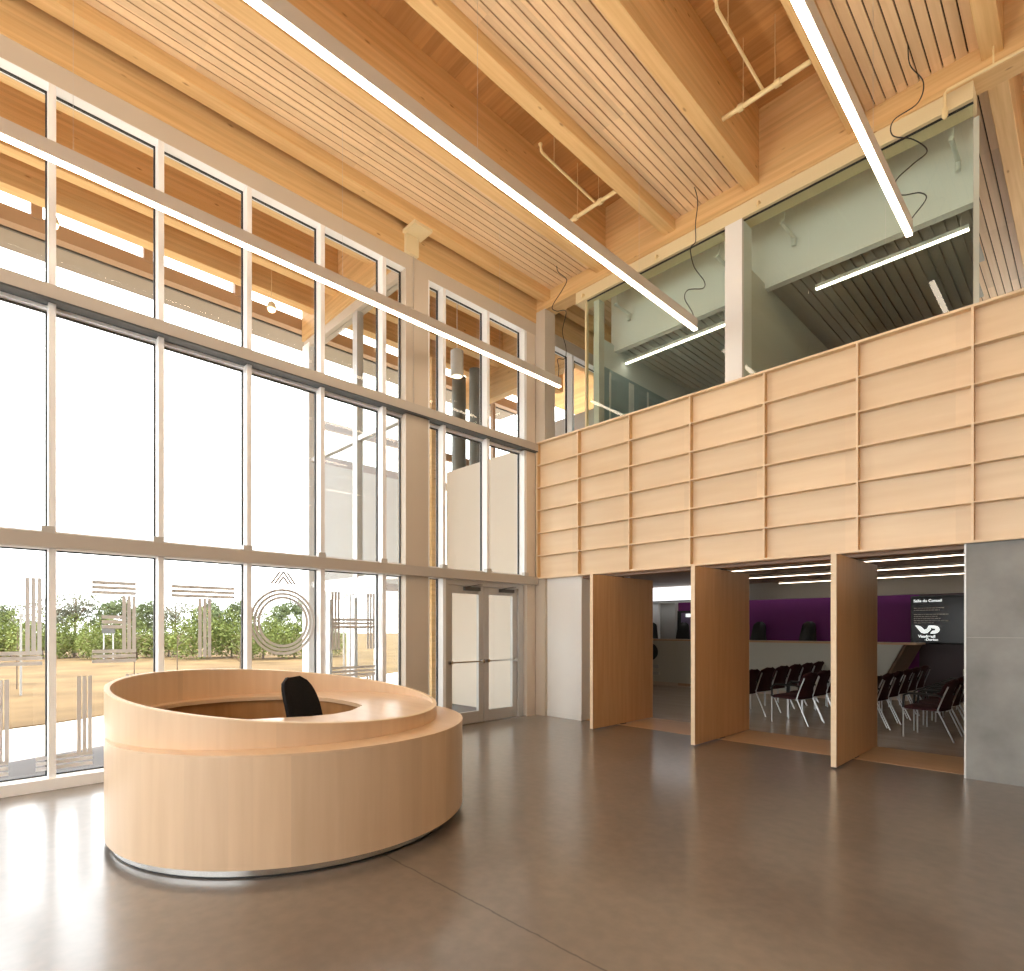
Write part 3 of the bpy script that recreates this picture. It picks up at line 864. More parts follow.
pendant(-6.37, -6.5, 7.37, 'linear pendant lamp nearest the glazed wall',
        cordpts(-6.37, 7.28, [(0.0, 7.72), (0.03, 7.60), (0.17, 7.47), (0.10, 7.30), (-0.07, 7.02), (0.0, 6.94), (0.16, 6.93), (0.10, 6.60), (0.16, 6.32), (0.14, 6.14), (0.02, 6.13), (0.04, 5.98), (0.03, 5.83)]))
pendant(-3.90, -6.5, 7.38, 'linear pendant lamp in the middle of the ceiling',
        cordpts(-3.90, 7.34, [(0.0, 7.72), (0.05, 7.50), (0.02, 7.20), (0.02, 6.95), (-0.05, 6.85), (0.0, 6.60), (0.14, 6.40), (0.12, 6.30), (-0.08, 6.28), (-0.13, 6.16), (-0.03, 5.98), (0.0, 5.88)]), 5.73)
pendant(-1.385, -6.5, 7.22, 'linear pendant lamp at the upper right',
        cordpts(-1.385, 7.16, [(0.0, 7.72), (0.02, 7.50), (0.16, 7.32), (0.10, 7.10), (-0.15, 6.92), (-0.16, 6.76), (0.05, 6.72), (0.20, 6.60), (0.05, 6.46), (-0.13, 6.28), (-0.08, 6.14), (0.12, 6.16), (0.19, 6.10), (0.06, 5.92), (0.03, 5.88)]), 5.73)
pendant(1.12, -6.5, 15.2, 'unseen linear pendant lamp right of the camera, run on to light the upper hall')  # out of view, lengthened past the girder to brighten the upper hall
pendant(3.6, 8.3, 15.2, 'unseen linear pendant lamp far right, added to light the upper hall')  # out of view, added only over the upper hall to brighten it

# ------------------------------------------------------------------ sprinkler pipes in the open bays
def sprinkler(x0, x1, xb, yb, yp, label):
    t = tag(empty('sprinkler_pipe', ((x0 + x1) / 2, yp, 7.75)), label, 'pipe', 'sprinkler pipes in the open ceiling bays')
    MB().tube([(x0, yp, 7.75), (x1, yp, 7.75)], 0.028, 12).build('main_pipe', 'pipe', t, smooth=True)
    MB().tube([(xb, yp, 7.78), (xb, yb, 7.85)], 0.017, 10).build('branch_pipe', 'pipe', t, smooth=True)
    for x in (x0 + 0.22, x1 - 0.42):
        MB().tube([(x - 0.03, yp, 7.75), (x + 0.03, yp, 7.75)], 0.042, 12).build('coupling', 'pipe', t, smooth=True)
    hd = MB(); hd.tube([(xb, yb, 7.85), (xb, yb - 0.02, 7.93)], [0.02, 0.012], 8); hd.tube([(xb, yb - 0.02, 7.93), (xb, yb - 0.02, 7.94)], 0.03, 10)
    hd.build('sprinkler_head', 'pipe', t, smooth=True)
    for x, y in ((x0 + 0.25, yp), (x1 - 0.45, yp), (xb, yb + 0.25)):
        MB().tube([(x, y, 7.78), (x, y, ZD)], 0.004, 5).build('hanger', 'pipe', t)


sprinkler(-3.165, -2.10, -2.685, 5.52, 6.66, 'cream sprinkler pipe in the open bay at the upper right')
sprinkler(-5.68, -4.59, -5.10, 5.53, 6.68, 'cream sprinkler pipe in the open bay behind the middle lamp')
t = tag(empty('sprinkler_pipe', (-0.5, 7.6, 7.35)), 'cream pipe along the girder at the upper right with a drop', 'pipe')
MB().tube([(-1.14, 7.6, 7.08), (-1.14, 7.6, 7.32), (-1.12, 7.6, 7.345), (1.2, 7.6, 7.345)], 0.016, 10).build('main_pipe', 'pipe', t, smooth=True)
MB().tube([(-1.14, 7.6, 7.16), (-1.14, 7.6, 7.08), (-1.14, 7.6, 7.05)], [0.028, 0.03, 0.012], 10).build('sprinkler_head', 'pipe', t, smooth=True)
MB().tube([(-0.74, 7.6, 7.345), (-0.74, 7.6, 7.54)], 0.008, 6).build('hanger', 'pipe', t)
for i, x in enumerate((-6.15, -4.72, -3.17)):
    t = tag(empty('sprinkler', (x, 7.74, 7.3)), '%s of three small cream sprinklers on the bulkhead strip' % ('leftmost', 'middle', 'rightmost')[i], 'sprinkler', 'bulkhead sprinklers')
    MB().tube([(x, 7.745, 7.30), (x, 7.70, 7.30), (x, 7.69, 7.26)], [0.022, 0.018, 0.016], 10).build('body', 'pipe', t, smooth=True)
    MB().tube([(x, 7.69, 7.262), (x, 7.69, 7.225)], [0.012, 0.008], 8).build('sprinkler_head', 'pipe', t, smooth=True)
for i, (x, y) in enumerate(((-5.75, 8.15), (-3.95, 8.2), (-3.0, 8.15), (-1.15, 8.15))):
    t = tag(MB().tube([(x, y - 0.1, 7.12), (x, y + 0.4, 7.12)], 0.025, 10).tube([(x, y + 0.35, 7.12), (x, y + 0.35, 7.0)], 0.03, 10).tube([(x, y, 7.12), (x, y, 7.72)], 0.01, 6)
            .build('sprinkler_pipe', 'pipe_white', smooth=True), '%s white pipe stub behind the upper glazing, counted from the left' % ORD[i], 'pipe', 'white pipe stubs')

# ------------------------------------------------------------------ reception desk
LC, LR = (-4.854, 2.177), 1.400
UC, UR = (-5.028, 2.120), 1.319
desk = tag(empty('reception_desk', (-4.95, 2.15, 0)), 'round maple reception desk with a slanting rim', 'desk')
NS = 128


def rim_z(x, y):
    return 1.048 - 0.0934 * (x - UC[0]) - 0.06 * (y - UC[1])


def wall_ring(c, ro, ri, z0, ztop, n=NS):
    m = MB(); vs = []; fs = []
    for k in range(n):
        a = 2 * PI * k / n
        for r, top in ((ro, 0), (ro, 1), (ri, 1), (ri, 0)):
            x, y = c[0] + r * math.cos(a), c[1] + r * math.sin(a)
            vs.append((x, y, (ztop(x, y) if callable(ztop) else ztop) if top else z0))
    for k in range(n):
        o, p = 4 * k, 4 * ((k + 1) % n)
        for j in range(4):
            fs.append((o + j, p + j, p + (j + 1) % 4, o + (j + 1) % 4))
    return m.add(vs, fs)


wall_ring(LC, LR, LR - 0.04, 0.072, 0.784).build('lower_drum', 'maple_z', desk, smooth=True)
lg_ = MB(); vs = []; fs = []
for k in range(NS):
    a = 2 * PI * k / NS
    dv = Vector((math.cos(a), math.sin(a))); ov = Vector(UC) - Vector(LC); b = dv.dot(ov)
    ro = max(1.297, -b + math.sqrt(b * b - ov.length_squared + (LR + 0.002) ** 2))
    for r, z in ((1.295, 0.784), (1.295, 0.797), (ro, 0.797), (ro, 0.784)):
        vs.append((UC[0] + r * dv.x, UC[1] + r * dv.y, z))
for k in range(NS):
    o, p = 4 * k, 4 * ((k + 1) % NS)
    for j in range(4):
        fs.append((o + j, p + j, p + (j + 1) % 4, o + (j + 1) % 4))
lg_.add(vs, fs).build('ledge', 'maple_top', desk, smooth=True)
wall_ring(UC, UR, UR - 0.036, 0.072, lambda x, y: rim_z(x, y) - 0.006).build('upper_drum', 'maple_z', desk, smooth=True)
rc = MB(); vs = []; fs = []
for k in range(NS):
    a = 2 * PI * k / NS
    for r, dz in ((UR + 0.001, -0.007), (UR + 0.001, 0.0), (UR - 0.037, 0.0), (UR - 0.037, -0.007)):
        x, y = UC[0] + r * math.cos(a), UC[1] + r * math.sin(a)
        vs.append((x, y, rim_z(x, y) + dz))
for k in range(NS):
    o, p = 4 * k, 4 * ((k + 1) % NS)
    for j in range(4):
        fs.append((o + j, p + j, p + (j + 1) % 4, o + (j + 1) % 4))
rc.add(vs, fs).build('rim_edge', 'maple_edge', desk, smooth=True)
wall_ring((-4.87, 2.16), 1.345, 1.30, 0.012, 0.072).build('plinth', 'stainless', desk, smooth=True)
wall_ring((-4.87, 2.16), 1.341, 1.30, 0.0, 0.012).build('base_strip', 'black', desk, smooth=True)
# counter with a pointed opening
hole = [(-4.667, 2.671), (-4.44, 2.43), (-4.363, 2.241), (-4.378, 2.035), (-4.44, 1.90), (-4.50, 1.77), (-4.56, 1.60), (-4.70, 1.36), (-4.95, 1.16), (-5.25, 1.07),
        (-5.60, 1.10), (-5.86, 1.27), (-6.02, 1.52), (-6.075, 1.74), (-6.08, 1.95), (-6.01, 2.17), (-5.87, 2.42), (-5.66, 2.60), (-5.40, 2.69), (-5.10, 2.715), (-4.85, 2.70)]
HC = (-5.25, 1.95)


def hole_r(a):
    d = Vector((math.cos(a), math.sin(a)))
    best = None
    for i in range(len(hole)):
        p = Vector(hole[i]) - Vector(HC); q = Vector(hole[(i + 1) % len(hole)]) - Vector(HC)
        e = q - p
        den = d.x * (-e.y) + d.y * e.x
        if abs(den) < 1e-9:
            continue
        t = (p.x * (-e.y) + p.y * e.x) / den
        s = (d.x * p.y - d.y * p.x) / den
        if t > 0 and -1e-6 <= s <= 1 + 1e-6:
            best = t
    return best or 0.7


def circ_r(a, c, r):
    d = Vector((math.cos(a), math.sin(a))); o = Vector(HC) - Vector(c)
    b = d.dot(o)
    return -b + math.sqrt(b * b - o.length_squared + r * r)


ct = MB(); vs = []; fs = []
for k in range(NS):
    a = 2 * PI * k / NS
    ri, ro = hole_r(a), circ_r(a, UC, UR - 0.036)
    for r, z in ((ri, 0.862), (ri, 0.898), (ro, 0.898), (ro, 0.862)):
        vs.append((HC[0] + r * math.cos(a), HC[1] + r * math.sin(a), z))
for k in range(NS):
    o, p = 4 * k, 4 * ((k + 1) % NS)
    for j in range(4):
        fs.append((o + j, p + j, p + (j + 1) % 4, o + (j + 1) % 4))
ct.add(vs, fs).build('counter', 'maple_top', desk, smooth=True)
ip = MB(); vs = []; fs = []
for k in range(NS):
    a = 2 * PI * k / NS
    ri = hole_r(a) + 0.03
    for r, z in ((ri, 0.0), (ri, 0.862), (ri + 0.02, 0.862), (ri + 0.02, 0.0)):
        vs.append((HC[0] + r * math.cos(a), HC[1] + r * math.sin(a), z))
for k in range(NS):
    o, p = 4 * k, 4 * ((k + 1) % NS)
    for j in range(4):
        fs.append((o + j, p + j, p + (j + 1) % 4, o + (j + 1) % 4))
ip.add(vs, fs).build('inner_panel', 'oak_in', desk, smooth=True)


# ------------------------------------------------------------------ chairs
def shell(w0, w1, h, th, curve, r=0.09, nx=10, nz=14):
    """padded back: width w0 at the foot, w1 at the top, in the xz plane, bulging to +y"""
    m = MB(); vs = []; fs = []
    for s in (0, 1):
        for j in range(nz + 1):
            v = j / nz
            for i in range(nx + 1):
                u = i / nx * 2 - 1
                w = w0 + (w1 - w0) * v
                # rounded corners
                z = v * h
                top = max(0.0, (z - (h - r)) / r); bot = max(0.0, (r * 0.7 - z) / (r * 0.7))
                w *= (1 - 0.62 * (1 - math.sqrt(max(0, 1 - top * top))) - 0.2 * (1 - math.sqrt(max(0, 1 - bot * bot))))
                edge = (1 - abs(u) ** 4) * (1 - abs(v * 2 - 1) ** 8)
                y = (th * (0.35 + 0.65 * edge) / 2) * (1 if s else -1) + curve * u * u + 0.05 * math.sin(v * PI)
                vs.append((u * w / 2, y, z))
    N = (nx + 1) * (nz + 1)
    for s in (0, 1):
        for j in range(nz):
            for i in range(nx):
                a = s * N + j * (nx + 1) + i
                fs.append((a, a + 1, a + nx + 2, a + nx + 1))
    for j in range(nz):
        for i in (0, nx):
            a = j * (nx + 1) + i
            fs.append((a, a + nx + 1, N + a + nx + 1, N + a))
    for i in range(nx):
        for j in (0, nz):
            a = j * (nx + 1) + i
            fs.append((a, a + 1, N + a + 1, N + a))
    return m.add(vs, fs)


def cushion(w, dp, h, z, n=10):
    m = MB(); vs = []; fs = []
    for s in (0, 1):
        for j in range(n + 1):
            for i in range(n + 1):
                u, v = i / n * 2 - 1, j / n * 2 - 1
                e = (1 - abs(u) ** 5) * (1 - abs(v) ** 5)
                k = 1 - 0.06 * (u * u * v * v)
                vs.append((u * w / 2 * k, v * dp / 2 * k, z + (h if s else 0) * (0.55 + 0.45 * e) - (0 if s else 0.01 * e)))
    N = (n + 1) ** 2
    for s in (0, 1):
        for j in range(n):
            for i in range(n):
                a = s * N + j * (n + 1) + i
                fs.append((a, a + 1, a + n + 2, a + n + 1))
    for i in range(n):
        for (a, b) in ((i, i + 1), (n * (n + 1) + i, n * (n + 1) + i + 1), (i * (n + 1), (i + 1) * (n + 1)), (i * (n + 1) + n, (i + 1) * (n + 1) + n)):
            fs.append((a, b, N + b, N + a))
    return m.add(vs, fs)


# desk chair: faces +y in its own frame, back leans to -y
oc = tag(empty('office_chair', (-4.68, 2.30, 0), R(-60)), 'black high-backed office chair inside the round desk', 'chair')
b_ = shell(0.50, 0.41, 0.66, 0.09, 0.035, 0.22)
b_.xform(Matrix.Translation((0, -0.20, 0.52)) @ Matrix.Rotation(R(13), 4, 'X'))
b_.build('backrest', 'black_fabric', oc, smooth=True)
cushion(0.48, 0.46, 0.09, 0.42).build('seat', 'black_fabric', oc, smooth=True)
MB().tube([(0, 0, 0.08), (0, 0, 0.42)], [0.035, 0.025], 12).build('stem', 'black', oc, smooth=True)
bs = MB()
for k in range(5):
    a = 2 * PI * k / 5
    bs.tube([(0, 0, 0.10), (0.28 * math.cos(a), 0.28 * math.sin(a), 0.07)], [0.03, 0.016], 8)
    bs.tube([(0.28 * math.cos(a) - 0.02, 0.28 * math.sin(a), 0.03), (0.28 * math.cos(a) + 0.02, 0.28 * math.sin(a), 0.03)], 0.03, 10)
bs.build('base', 'black', oc, smooth=True)
MB().tube([(0, -0.1, 0.42), (0, -0.24, 0.45), (0, -0.27, 0.62)], 0.02, 8).build('back_bracket', 'black', oc, smooth=True)


def make_council_chair():
    """faces +y in its own frame"""
    r_ = empty('council_chair', (0, 0, 0))
    cushion(0.50, 0.48, 0.065, 0.42).build('seat', 'burgundy', r_, smooth=True)
    b = shell(0.50, 0.47, 0.42, 0.045, 0.03, 0.07, 8, 8)
    b.xform(Matrix.Translation((0, -0.26, 0.46)) @ Matrix.Rotation(R(15), 4, 'X'))
    b.build('backrest', 'burgundy', r_, smooth=True)
    for s in (-1, 1):
        MB().tube([(s * 0.27, 0.21, 0.012), (s * 0.27, 0.21, 0.44)], 0.011, 8).build('leg', 'chrome', r_, smooth=True)
        MB().tube([(s * 0.27, -0.40, 0.012), (s * 0.265, -0.21, 0.44), (s * 0.26, -0.27, 0.62), (s * 0.25, -0.33, 0.78)], 0.011, 8).build('leg', 'chrome', r_, smooth=True)
        MB().tube([(s * 0.28, 0.21, 0.44), (s * 0.28, 0.20, 0.62), (s * 0.28, 0.14, 0.655), (s * 0.28, -0.20, 0.655), (s * 0.27, -0.27, 0.63)], 0.016, 8).build('armrest', 'black', r_, smooth=True)
    for y in (0.19, -0.21):
        B(-0.27, 0.27, y, y + 0.02, 0.405, 0.425).build('seat_rail', 'chrome', r_)
    return r_


proto = make_council_chair()
used = False
rows = (('first row of the left block', -4.58, 6), ('second row of the left block', -3.62, 6),
        ('first row of the right block', -2.68, 6), ('second row of the right block', -1.74, 6))
for rname, cx_, n_ in rows:
    for k in range(n_):
        o = proto if not used else copy_tree(proto)
        used = True
        o.location = (cx_, 10.2 + 0.695 * k, 0)
        o.rotation_euler = (0, 0, R(82))
        tag(o, 'burgundy chrome-legged armchair, %s from the lobby in the %s' % (ORD[k], rname), 'chair', 'burgundy chairs in the council room')


def make_high_chair():
    r_ = empty('councillor_chair', (0, 0, 0))
    b = shell(0.50, 0.30, 0.82, 0.10, 0.05, 0.14)
    b.xform(Matrix.Translation((0, -0.22, 0.95)) @ Matrix.Rotation(R(8), 4, 'X'))
    b.build('backrest', 'black_leather', r_, smooth=True)
    cushion(0.5, 0.48, 0.10, 0.80).build('seat', 'black_leather', r_, smooth=True)
    MB().tube([(0, 0, 0.36), (0, 0, 0.80)], 0.03, 10).build('stem', 'chrome', r_, smooth=True)
    bs = MB()
    for k in range(5):
        a = 2 * PI * k / 5
        bs.tube([(0, 0, 0.40), (0.28 * math.cos(a), 0.28 * math.sin(a), 0.375)], [0.028, 0.018], 8)
    bs.build('base', 'chrome', r_, smooth=True)
    return r_


struct(B(-10.2, -2.9, 14.97, 15.9, 0.0, 0.35), 'dais', 'council_floor', 'raised platform behind the council desk', 'platform')
proto = make_high_chair()
for i, (x, y, rz) in enumerate(((-9.56, 15.25, 200), (-8.55, 15.3, 190), (-6.36, 15.3, 180), (-5.13, 15.3, 176))):
    o = proto if i == 0 else copy_tree(proto)
    o.location = (x, y, 0)
    o.rotation_euler = (0, 0, R(rz))
    tag(o, ('black leather chair back above the council desk beside the first pivot panel', 'black leather chair half hidden by the middle pivot panel', 'black leather high-back chair, left one before the purple wall',
            'black leather high-back chair, right one before the purple wall')[i], 'chair', 'high-backed chairs of the council')

# ------------------------------------------------------------------ council room
struct(B(-10.2, 7.0, 8.3, 15.6, 2.80, 2.90), 'ceiling_council', 'council_ceiling', 'brown ceiling of the council room', 'ceiling')
struct(B(-10.2, 7.0, 15.5, 15.62, 2.36, 2.80), 'wall_council_bulkhead', 'grey_wall', 'grey bulkhead above the purple wall', 'wall')
struct(B(-9.0, -2.86, 15.95, 16.1, 0, 2.6), 'wall_purple', 'purple', 'deep purple back wall of the council room', 'wall')
struct(B(-2.86, 7.0, 15.9, 16.1, 0, 2.6), 'wall_maroon', 'maroon', 'dark maroon wall below the television', 'wall')
struct(B(-10.2, -9.0, 15.75, 16.1, 0, 2.9), 'wall_council_left', 'grey_wall', 'grey wall left of the purple wall', 'wall')
struct(B(-10.3, -10.2, 7.96, 16.4, 0, 2.9), 'wall_council_west', 'white', 'white side wall of the council room', 'wall')
struct(B(7.0, 7.1, 8.0, 16.4, 0, 2.9), 'wall_council_east', 'grey_wall', 'grey side wall of the council room far right', 'wall')
sk = tag(empty('window_42', (-8.3, 14.3, 2.6)), 'self-glowing clerestory pane high on the left of the council room', 'window', None, 'structure')
B(-10.1, -7.1, 15.0, 15.04, 2.40, 2.80).build('pane', 'glow_pane', sk)
B(-10.1, -7.07, 14.99, 15.05, 2.37, 2.40).build('window_frame', 'grey_wall', sk)
struct(B(-10.1, -9.5, 15.60, 15.75, 0.35, 2.8), 'column_council', 'white', 'pale column beside the council desk seats', 'column')
dr = tag(empty('door_3', (-8.7, 15.93, 0)), 'grey purple door with a small white plate in the purple wall', 'door', None, 'structure')
fr = MB(); fr.box(-9.02, -8.88, 15.90, 15.97, 0.0, 2.12); fr.box(-8.05, -7.98, 15.90, 15.97, 0, 2.12); fr.box(-8.88, -8.05, 15.90, 15.97, 2.06, 2.12)
fr.build('door_frame', 'black', dr)
B(-8.88, -8.05, 15.91, 15.95, 0.0, 2.06).build('door_leaf', 'grey_purple' if 'grey_purple' in M else 'purple', dr)
B(-8.72, -8.35, 15.895, 15.91, 1.93, 2.03).build('name_plate', 'screen_white', dr)
ls = ((11.15, -5.2, 6.6), (12.98, -6.6, 6.6), (15.0, -5.64, 6.6))
for i, (y, a, b) in enumerate(ls):
    t = tag(empty('line_light', ((a + b) / 2, y, 2.72)), ('nearest line light on the council room ceiling', 'middle line light on the council room ceiling', 'farthest line light on the council room ceiling')[i], 'lamp', 'line lights of the council room')
    B(a, b, y - 0.035, y + 0.035, 2.735, 2.79).build('lamp_housing', 'lamp_grey', t)
    B(a, b, y - 0.02, y + 0.02, 2.725, 2.736).build('diffuser', 'led_council', t)
for i, x in enumerate((-4.35, -2.95, -2.70)):
    t = tag(MB().tube([(x, 9.0, 2.80), (x, 9.0, 2.74)], 0.018, 8).tube([(x, 9.0, 2.745), (x, 9.0, 2.735)], 0.03, 10)
            .build('ceiling_sprinkler', 'pipe_white', smooth=True),
            '%s small white sprinkler under the council ceiling from the left' % ORD[i], 'sprinkler', 'council ceiling sprinklers')
# council desk: long curved front with a slanting end
cd = tag(empty('council_desk', (-5.5, 13.2, 0)), 'long pale council desk front with a slanting right end', 'desk')
m = MB()
pts = [(-10.1, 14.2), (-8.0, 14.2), (-5.4, 14.2), (-3.45, 14.2)]
top = [(-10.1, 14.12), (-8.0, 14.12), (-5.4, 14.12), (-2.82, 14.12)]
vs = []; fs = []
for (a, b), (c, e) in zip(pts, top):
    vs += [(a, b, 0.0), (c, e, 1.25), (c, e + 0.08, 1.25), (a, b + 0.08, 0.0)]
for k in range(3):
    for j in range(4):
        fs.append((4 * k + j, 4 * k + 4 + j, 4 * k + 4 + (j + 1) % 4, 4 * k + (j + 1) % 4))
fs += [(0, 1, 2, 3), (12, 13, 14, 15)]
m.add(vs, fs).build('front_panel', 'greige', cd)
B(-10.1, -2.58, 14.09, 14.95, 1.25, 1.285).build('desk_top', 'sill_wood', cd)
m = MB().add([(-3.38, 14.25, 0), (-2.76, 14.17, 1.25), (-2.62, 14.9, 1.25), (-3.24, 14.9, 0), (-3.46, 14.27, 0), (-2.84, 14.2, 1.25), (-2.72, 14.9, 1.25), (-3.34, 14.9, 0)],
             [(0, 1, 2, 3), (4, 5, 6, 7), (0, 1, 5, 4), (1, 2, 6, 5), (2, 3, 7, 6), (3, 0, 4, 7)])
m.build('end_panel', 'dark_wood', cd)
B(-10.1, -3.5, 14.18, 14.2, 0.0, 0.1).build('skirting', 'council_floor', cd)
B(-8.0, -7.5, 14.165, 14.181, 0.03, 0.10).build('vent', 'brown_frame', cd)
em = tag(empty('wall_emblem', (-8.83, 14.1, 0.9)), 'round black emblem on the council desk front behind the first panel', 'sign')
m = MB(); m.lathe([(0.24, 0.0), (0.24, 0.02)], (0, 0), 40)
m.xform(Matrix.Translation((-8.83, 14.115, 0.93)) @ Matrix.Rotation(R(90), 4, 'X')); m.build('disc', 'black', em)
m = MB(); m.box(-9.03, -8.59, 14.14, 14.16, 0.48, 0.57); m.box(-9.03, -8.59, 14.16, 14.18, 0.29, 0.37); m.build('plate', 'grey_wall', em)
tag(B(-2.0, 2.2, 15.4, 15.88, 0.0, 0.72).build('credenza', 'greige', bevel=0.01), 'pale low cabinet under the television', 'cabinet')

# television
tv = tag(empty('television', (-1.6, 15.8, 1.3)), 'wall television with white lettering and an emblem on black', 'television')
tx0, tx1, tz0, tz1 = -2.98 * 0.985, -0.7, 1.27, 2.33
TY = 15.75
TX0 = -3.0
B(TX0, -0.75, TY, TY + 0.12, 1.25, 2.33).build('bezel', 'black', tv, bevel=0.008)
B(TX0 + 0.03, -0.78, TY - 0.004, TY, 1.28, 2.30).build('screen', 'screen', tv)


def text(s, x, z, size, parent, bold=0.0):
    c = bpy.data.curves.new('lettering', 'FONT')
    c.body = s; c.size = size; c.extrude = 0.0015; c.offset = bold
    o = bpy.data.objects.new('lettering', c)
    COL.objects.link(o)
    c.materials.append(M['screen_white'])
    o.rotation_euler = (R(90), 0, 0)
    o.location = (x, TY - 0.006, z)
    bpy.context.view_layer.update()
    me = bpy.data.meshes.new_from_object(o.evaluated_get(bpy.context.evaluated_depsgraph_get()))
    q = bpy.data.objects.new('lettering', me)
    COL.objects.link(q)
    q.rotation_euler = o.rotation_euler
    q.location = o.location
    bpy.data.objects.remove(o)
    par(q, parent)
    return q


text('Salle du Conseil', TX0 + 0.06, 2.19, 0.082, tv, 0.002)
for i, wd in enumerate((0.78, 0.62, 0.0, 0.86, 0.68, 0.62, 0.84, 0.5)):
    pass
ln = MB()
for i, (z, wd) in enumerate(((2.045, 0.76), (1.995, 0.66), (1.90, 0.84), (1.853, 0.62), (1.806, 0.66), (1.758, 0.82), (1.712, 0.5))):
    xx = TX0 + 0.065
    rnd = random.Random(i)
    while xx < TX0 + 0.065 + wd * 0.72:
        w = rnd.uniform(0.02, 0.07)
        ln.box(xx, xx + w, TY - 0.0065, TY - 0.003, z, z + 0.016)
        xx += w + 0.01
lines = ln.build('fine_print', 'greige', tv)
# emblem: a swooping V and a D in one stroke
lg = MB()
x0 = TX0 + 0.085; z0 = 1.475; W = 0.46; Hh = 0.185
def poly(pts):
    n = len(pts)
    vs = [(x0 + x * W, TY - 0.0065, z0 + z * Hh) for x, z in pts] + [(x0 + x * W, TY - 0.003, z0 + z * Hh) for x, z in pts]
    lg.add(vs, [tuple(range(n)), tuple(range(n, 2 * n))[::-1]] + [(i, (i + 1) % n, n + (i + 1) % n, n + i) for i in range(n)])
poly([(0.0, 1.0), (0.16, 0.97), (0.27, 0.80), (0.40, 0.45), (0.50, 0.62), (0.56, 1.0), (0.40, 1.0), (0.36, 0.85), (0.30, 1.0), (0.42, 1.0), (0.62, 1.0), (0.60, 0.55), (0.50, 0.15), (0.38, 0.0), (0.24, 0.10), (0.12, 0.55)][:5] + [(0.56, 0.98), (0.70, 0.98), (0.64, 0.45), (0.52, 0.08), (0.38, 0.0), (0.25, 0.12), (0.12, 0.60)])
arc = [(0.66 + 0.0, 0.98)] + [(0.78 + 0.22 * math.sin(a), 0.49 + 0.49 * math.cos(a)) for a in [PI * k / 12 for k in range(13)]] + [(0.62, 0.0), (0.66, 0.20), (0.72, 0.36), (0.80, 0.36), (0.83, 0.49), (0.80, 0.62), (0.70, 0.62)]
poly(arc)
lg.build('emblem', 'screen_white', tv)
text('Vaudreuil', TX0 + 0.15, 1.385, 0.082, tv, 0.003)
text('-Dorion', TX0 + 0.27, 1.315, 0.075, tv, 0.002)

# ------------------------------------------------------------------ outside: paving, field edge, plants
U_ = (math.cos(R(45.63)), math.sin(R(45.63)))


def spot(u, dist):
    """ground point DIST metres along the camera heading and u * DIST to its right"""
    return (-U_[1] * dist + U_[0] * u * dist, U_[0] * dist + U_[1] * u * dist)


def polar(x, y):
    return x, y


f = MB().prism([(-30, -60), (-13.5, -60), (-12.4, 0.6), (-13.3, 4.6), (-16, 12), (-30, 30)], -0.32, -0.012)
tag(MB().prism([(-160, -120), (-14.2, -120), (-11.95, 0.0), (-12.35, 1.2), (-13.6, 3.2), (-15.2, 6.2), (-22, 20), (-60, 120), (-160, 120)], -0.33, 0.0).build('lawn', 'dry_grass'),
    'dry golden lawn between the white plaza and the bushes', 'lawn', None, 'structure')

rnd = random.Random(7)


def crown(m, c, rx, rz, n, leaf):
    for i in range(n):
        a = rnd.uniform(0, 2 * PI); u = rnd.uniform(-1, 1); q = rnd.uniform(0.35, 1.0) ** 0.5
        s = math.sqrt(1 - u * u)
        p = Vector((c[0] + rx * q * s * math.cos(a), c[1] + rx * q * s * math.sin(a), c[2] + rz * q * u))
        d1 = Vector((rnd.uniform(-1, 1), rnd.uniform(-1, 1), rnd.uniform(-1, 1))).normalized()
        d2 = d1.cross(Vector((rnd.uniform(-1, 1), rnd.uniform(-1, 1), rnd.uniform(-1, 1)))).normalized()
        l = leaf * rnd.uniform(0.6, 1.3)
        m.add([p - d1 * l, p + d2 * l * 0.5, p + d1 * l, p - d2 * l * 0.5], [(0, 1, 2, 3)])


def make_tree(kind, h, w):
    r_ = empty('tree' if kind != 'bush' else 'bush', (0, 0, 0))
    m = MB()
    if kind == 'bush':
        m.tube([(0, 0, 0), (0.05, 0.02, h * 0.4)], [0.05, 0.02], 6)
        m.build('stem', 'bark', r_)
        m = MB()
        for k in range(7):
            a = 2 * PI * k / 7
            crown(m, (w * 0.32 * math.cos(a), w * 0.32 * math.sin(a), h * rnd.uniform(0.3, 0.5)), w * 0.3, h * 0.34, 420, 0.06)
        crown(m, (0, 0, h * 0.62), w * 0.33, h * 0.38, 520, 0.06)
        m.build('foliage', 'leaf_a', r_)
    else:
        m.tube([(0, 0, 0), (0.05, 0, h * 0.35), (0.1, 0.05, h * 0.8)], [0.12, 0.08, 0.03], 8)
        for k in range(6):
            a = rnd.uniform(0, 2 * PI); z = h * rnd.uniform(0.35, 0.65)
            m.tube([(0.05, 0, z), (w * 0.4 * math.cos(a), w * 0.4 * math.sin(a), z + h * 0.22)], [0.04, 0.012], 6)
        m.build('trunk', 'bark', r_, smooth=True)
        m = MB()
        for k in range(9):
            a = rnd.uniform(0, 2 * PI); q = rnd.uniform(0.1, 0.42)
            crown(m, (w * q * math.cos(a), w * q * math.sin(a), h * rnd.uniform(0.45, 0.85)), w * rnd.uniform(0.18, 0.3), h * rnd.uniform(0.10, 0.18), 420 if kind == 'tree' else 200, 0.07)
        m.build('foliage', 'leaf_b' if kind == 'tree' else 'leaf_c', r_)
    return r_


protos = {'bush': make_tree('bush', 2.2, 2.1), 'tree': make_tree('tree', 3.6, 2.6), 'bare': make_tree('bare', 4.0, 2.6)}
first = dict.fromkeys(protos, True)
plants = []
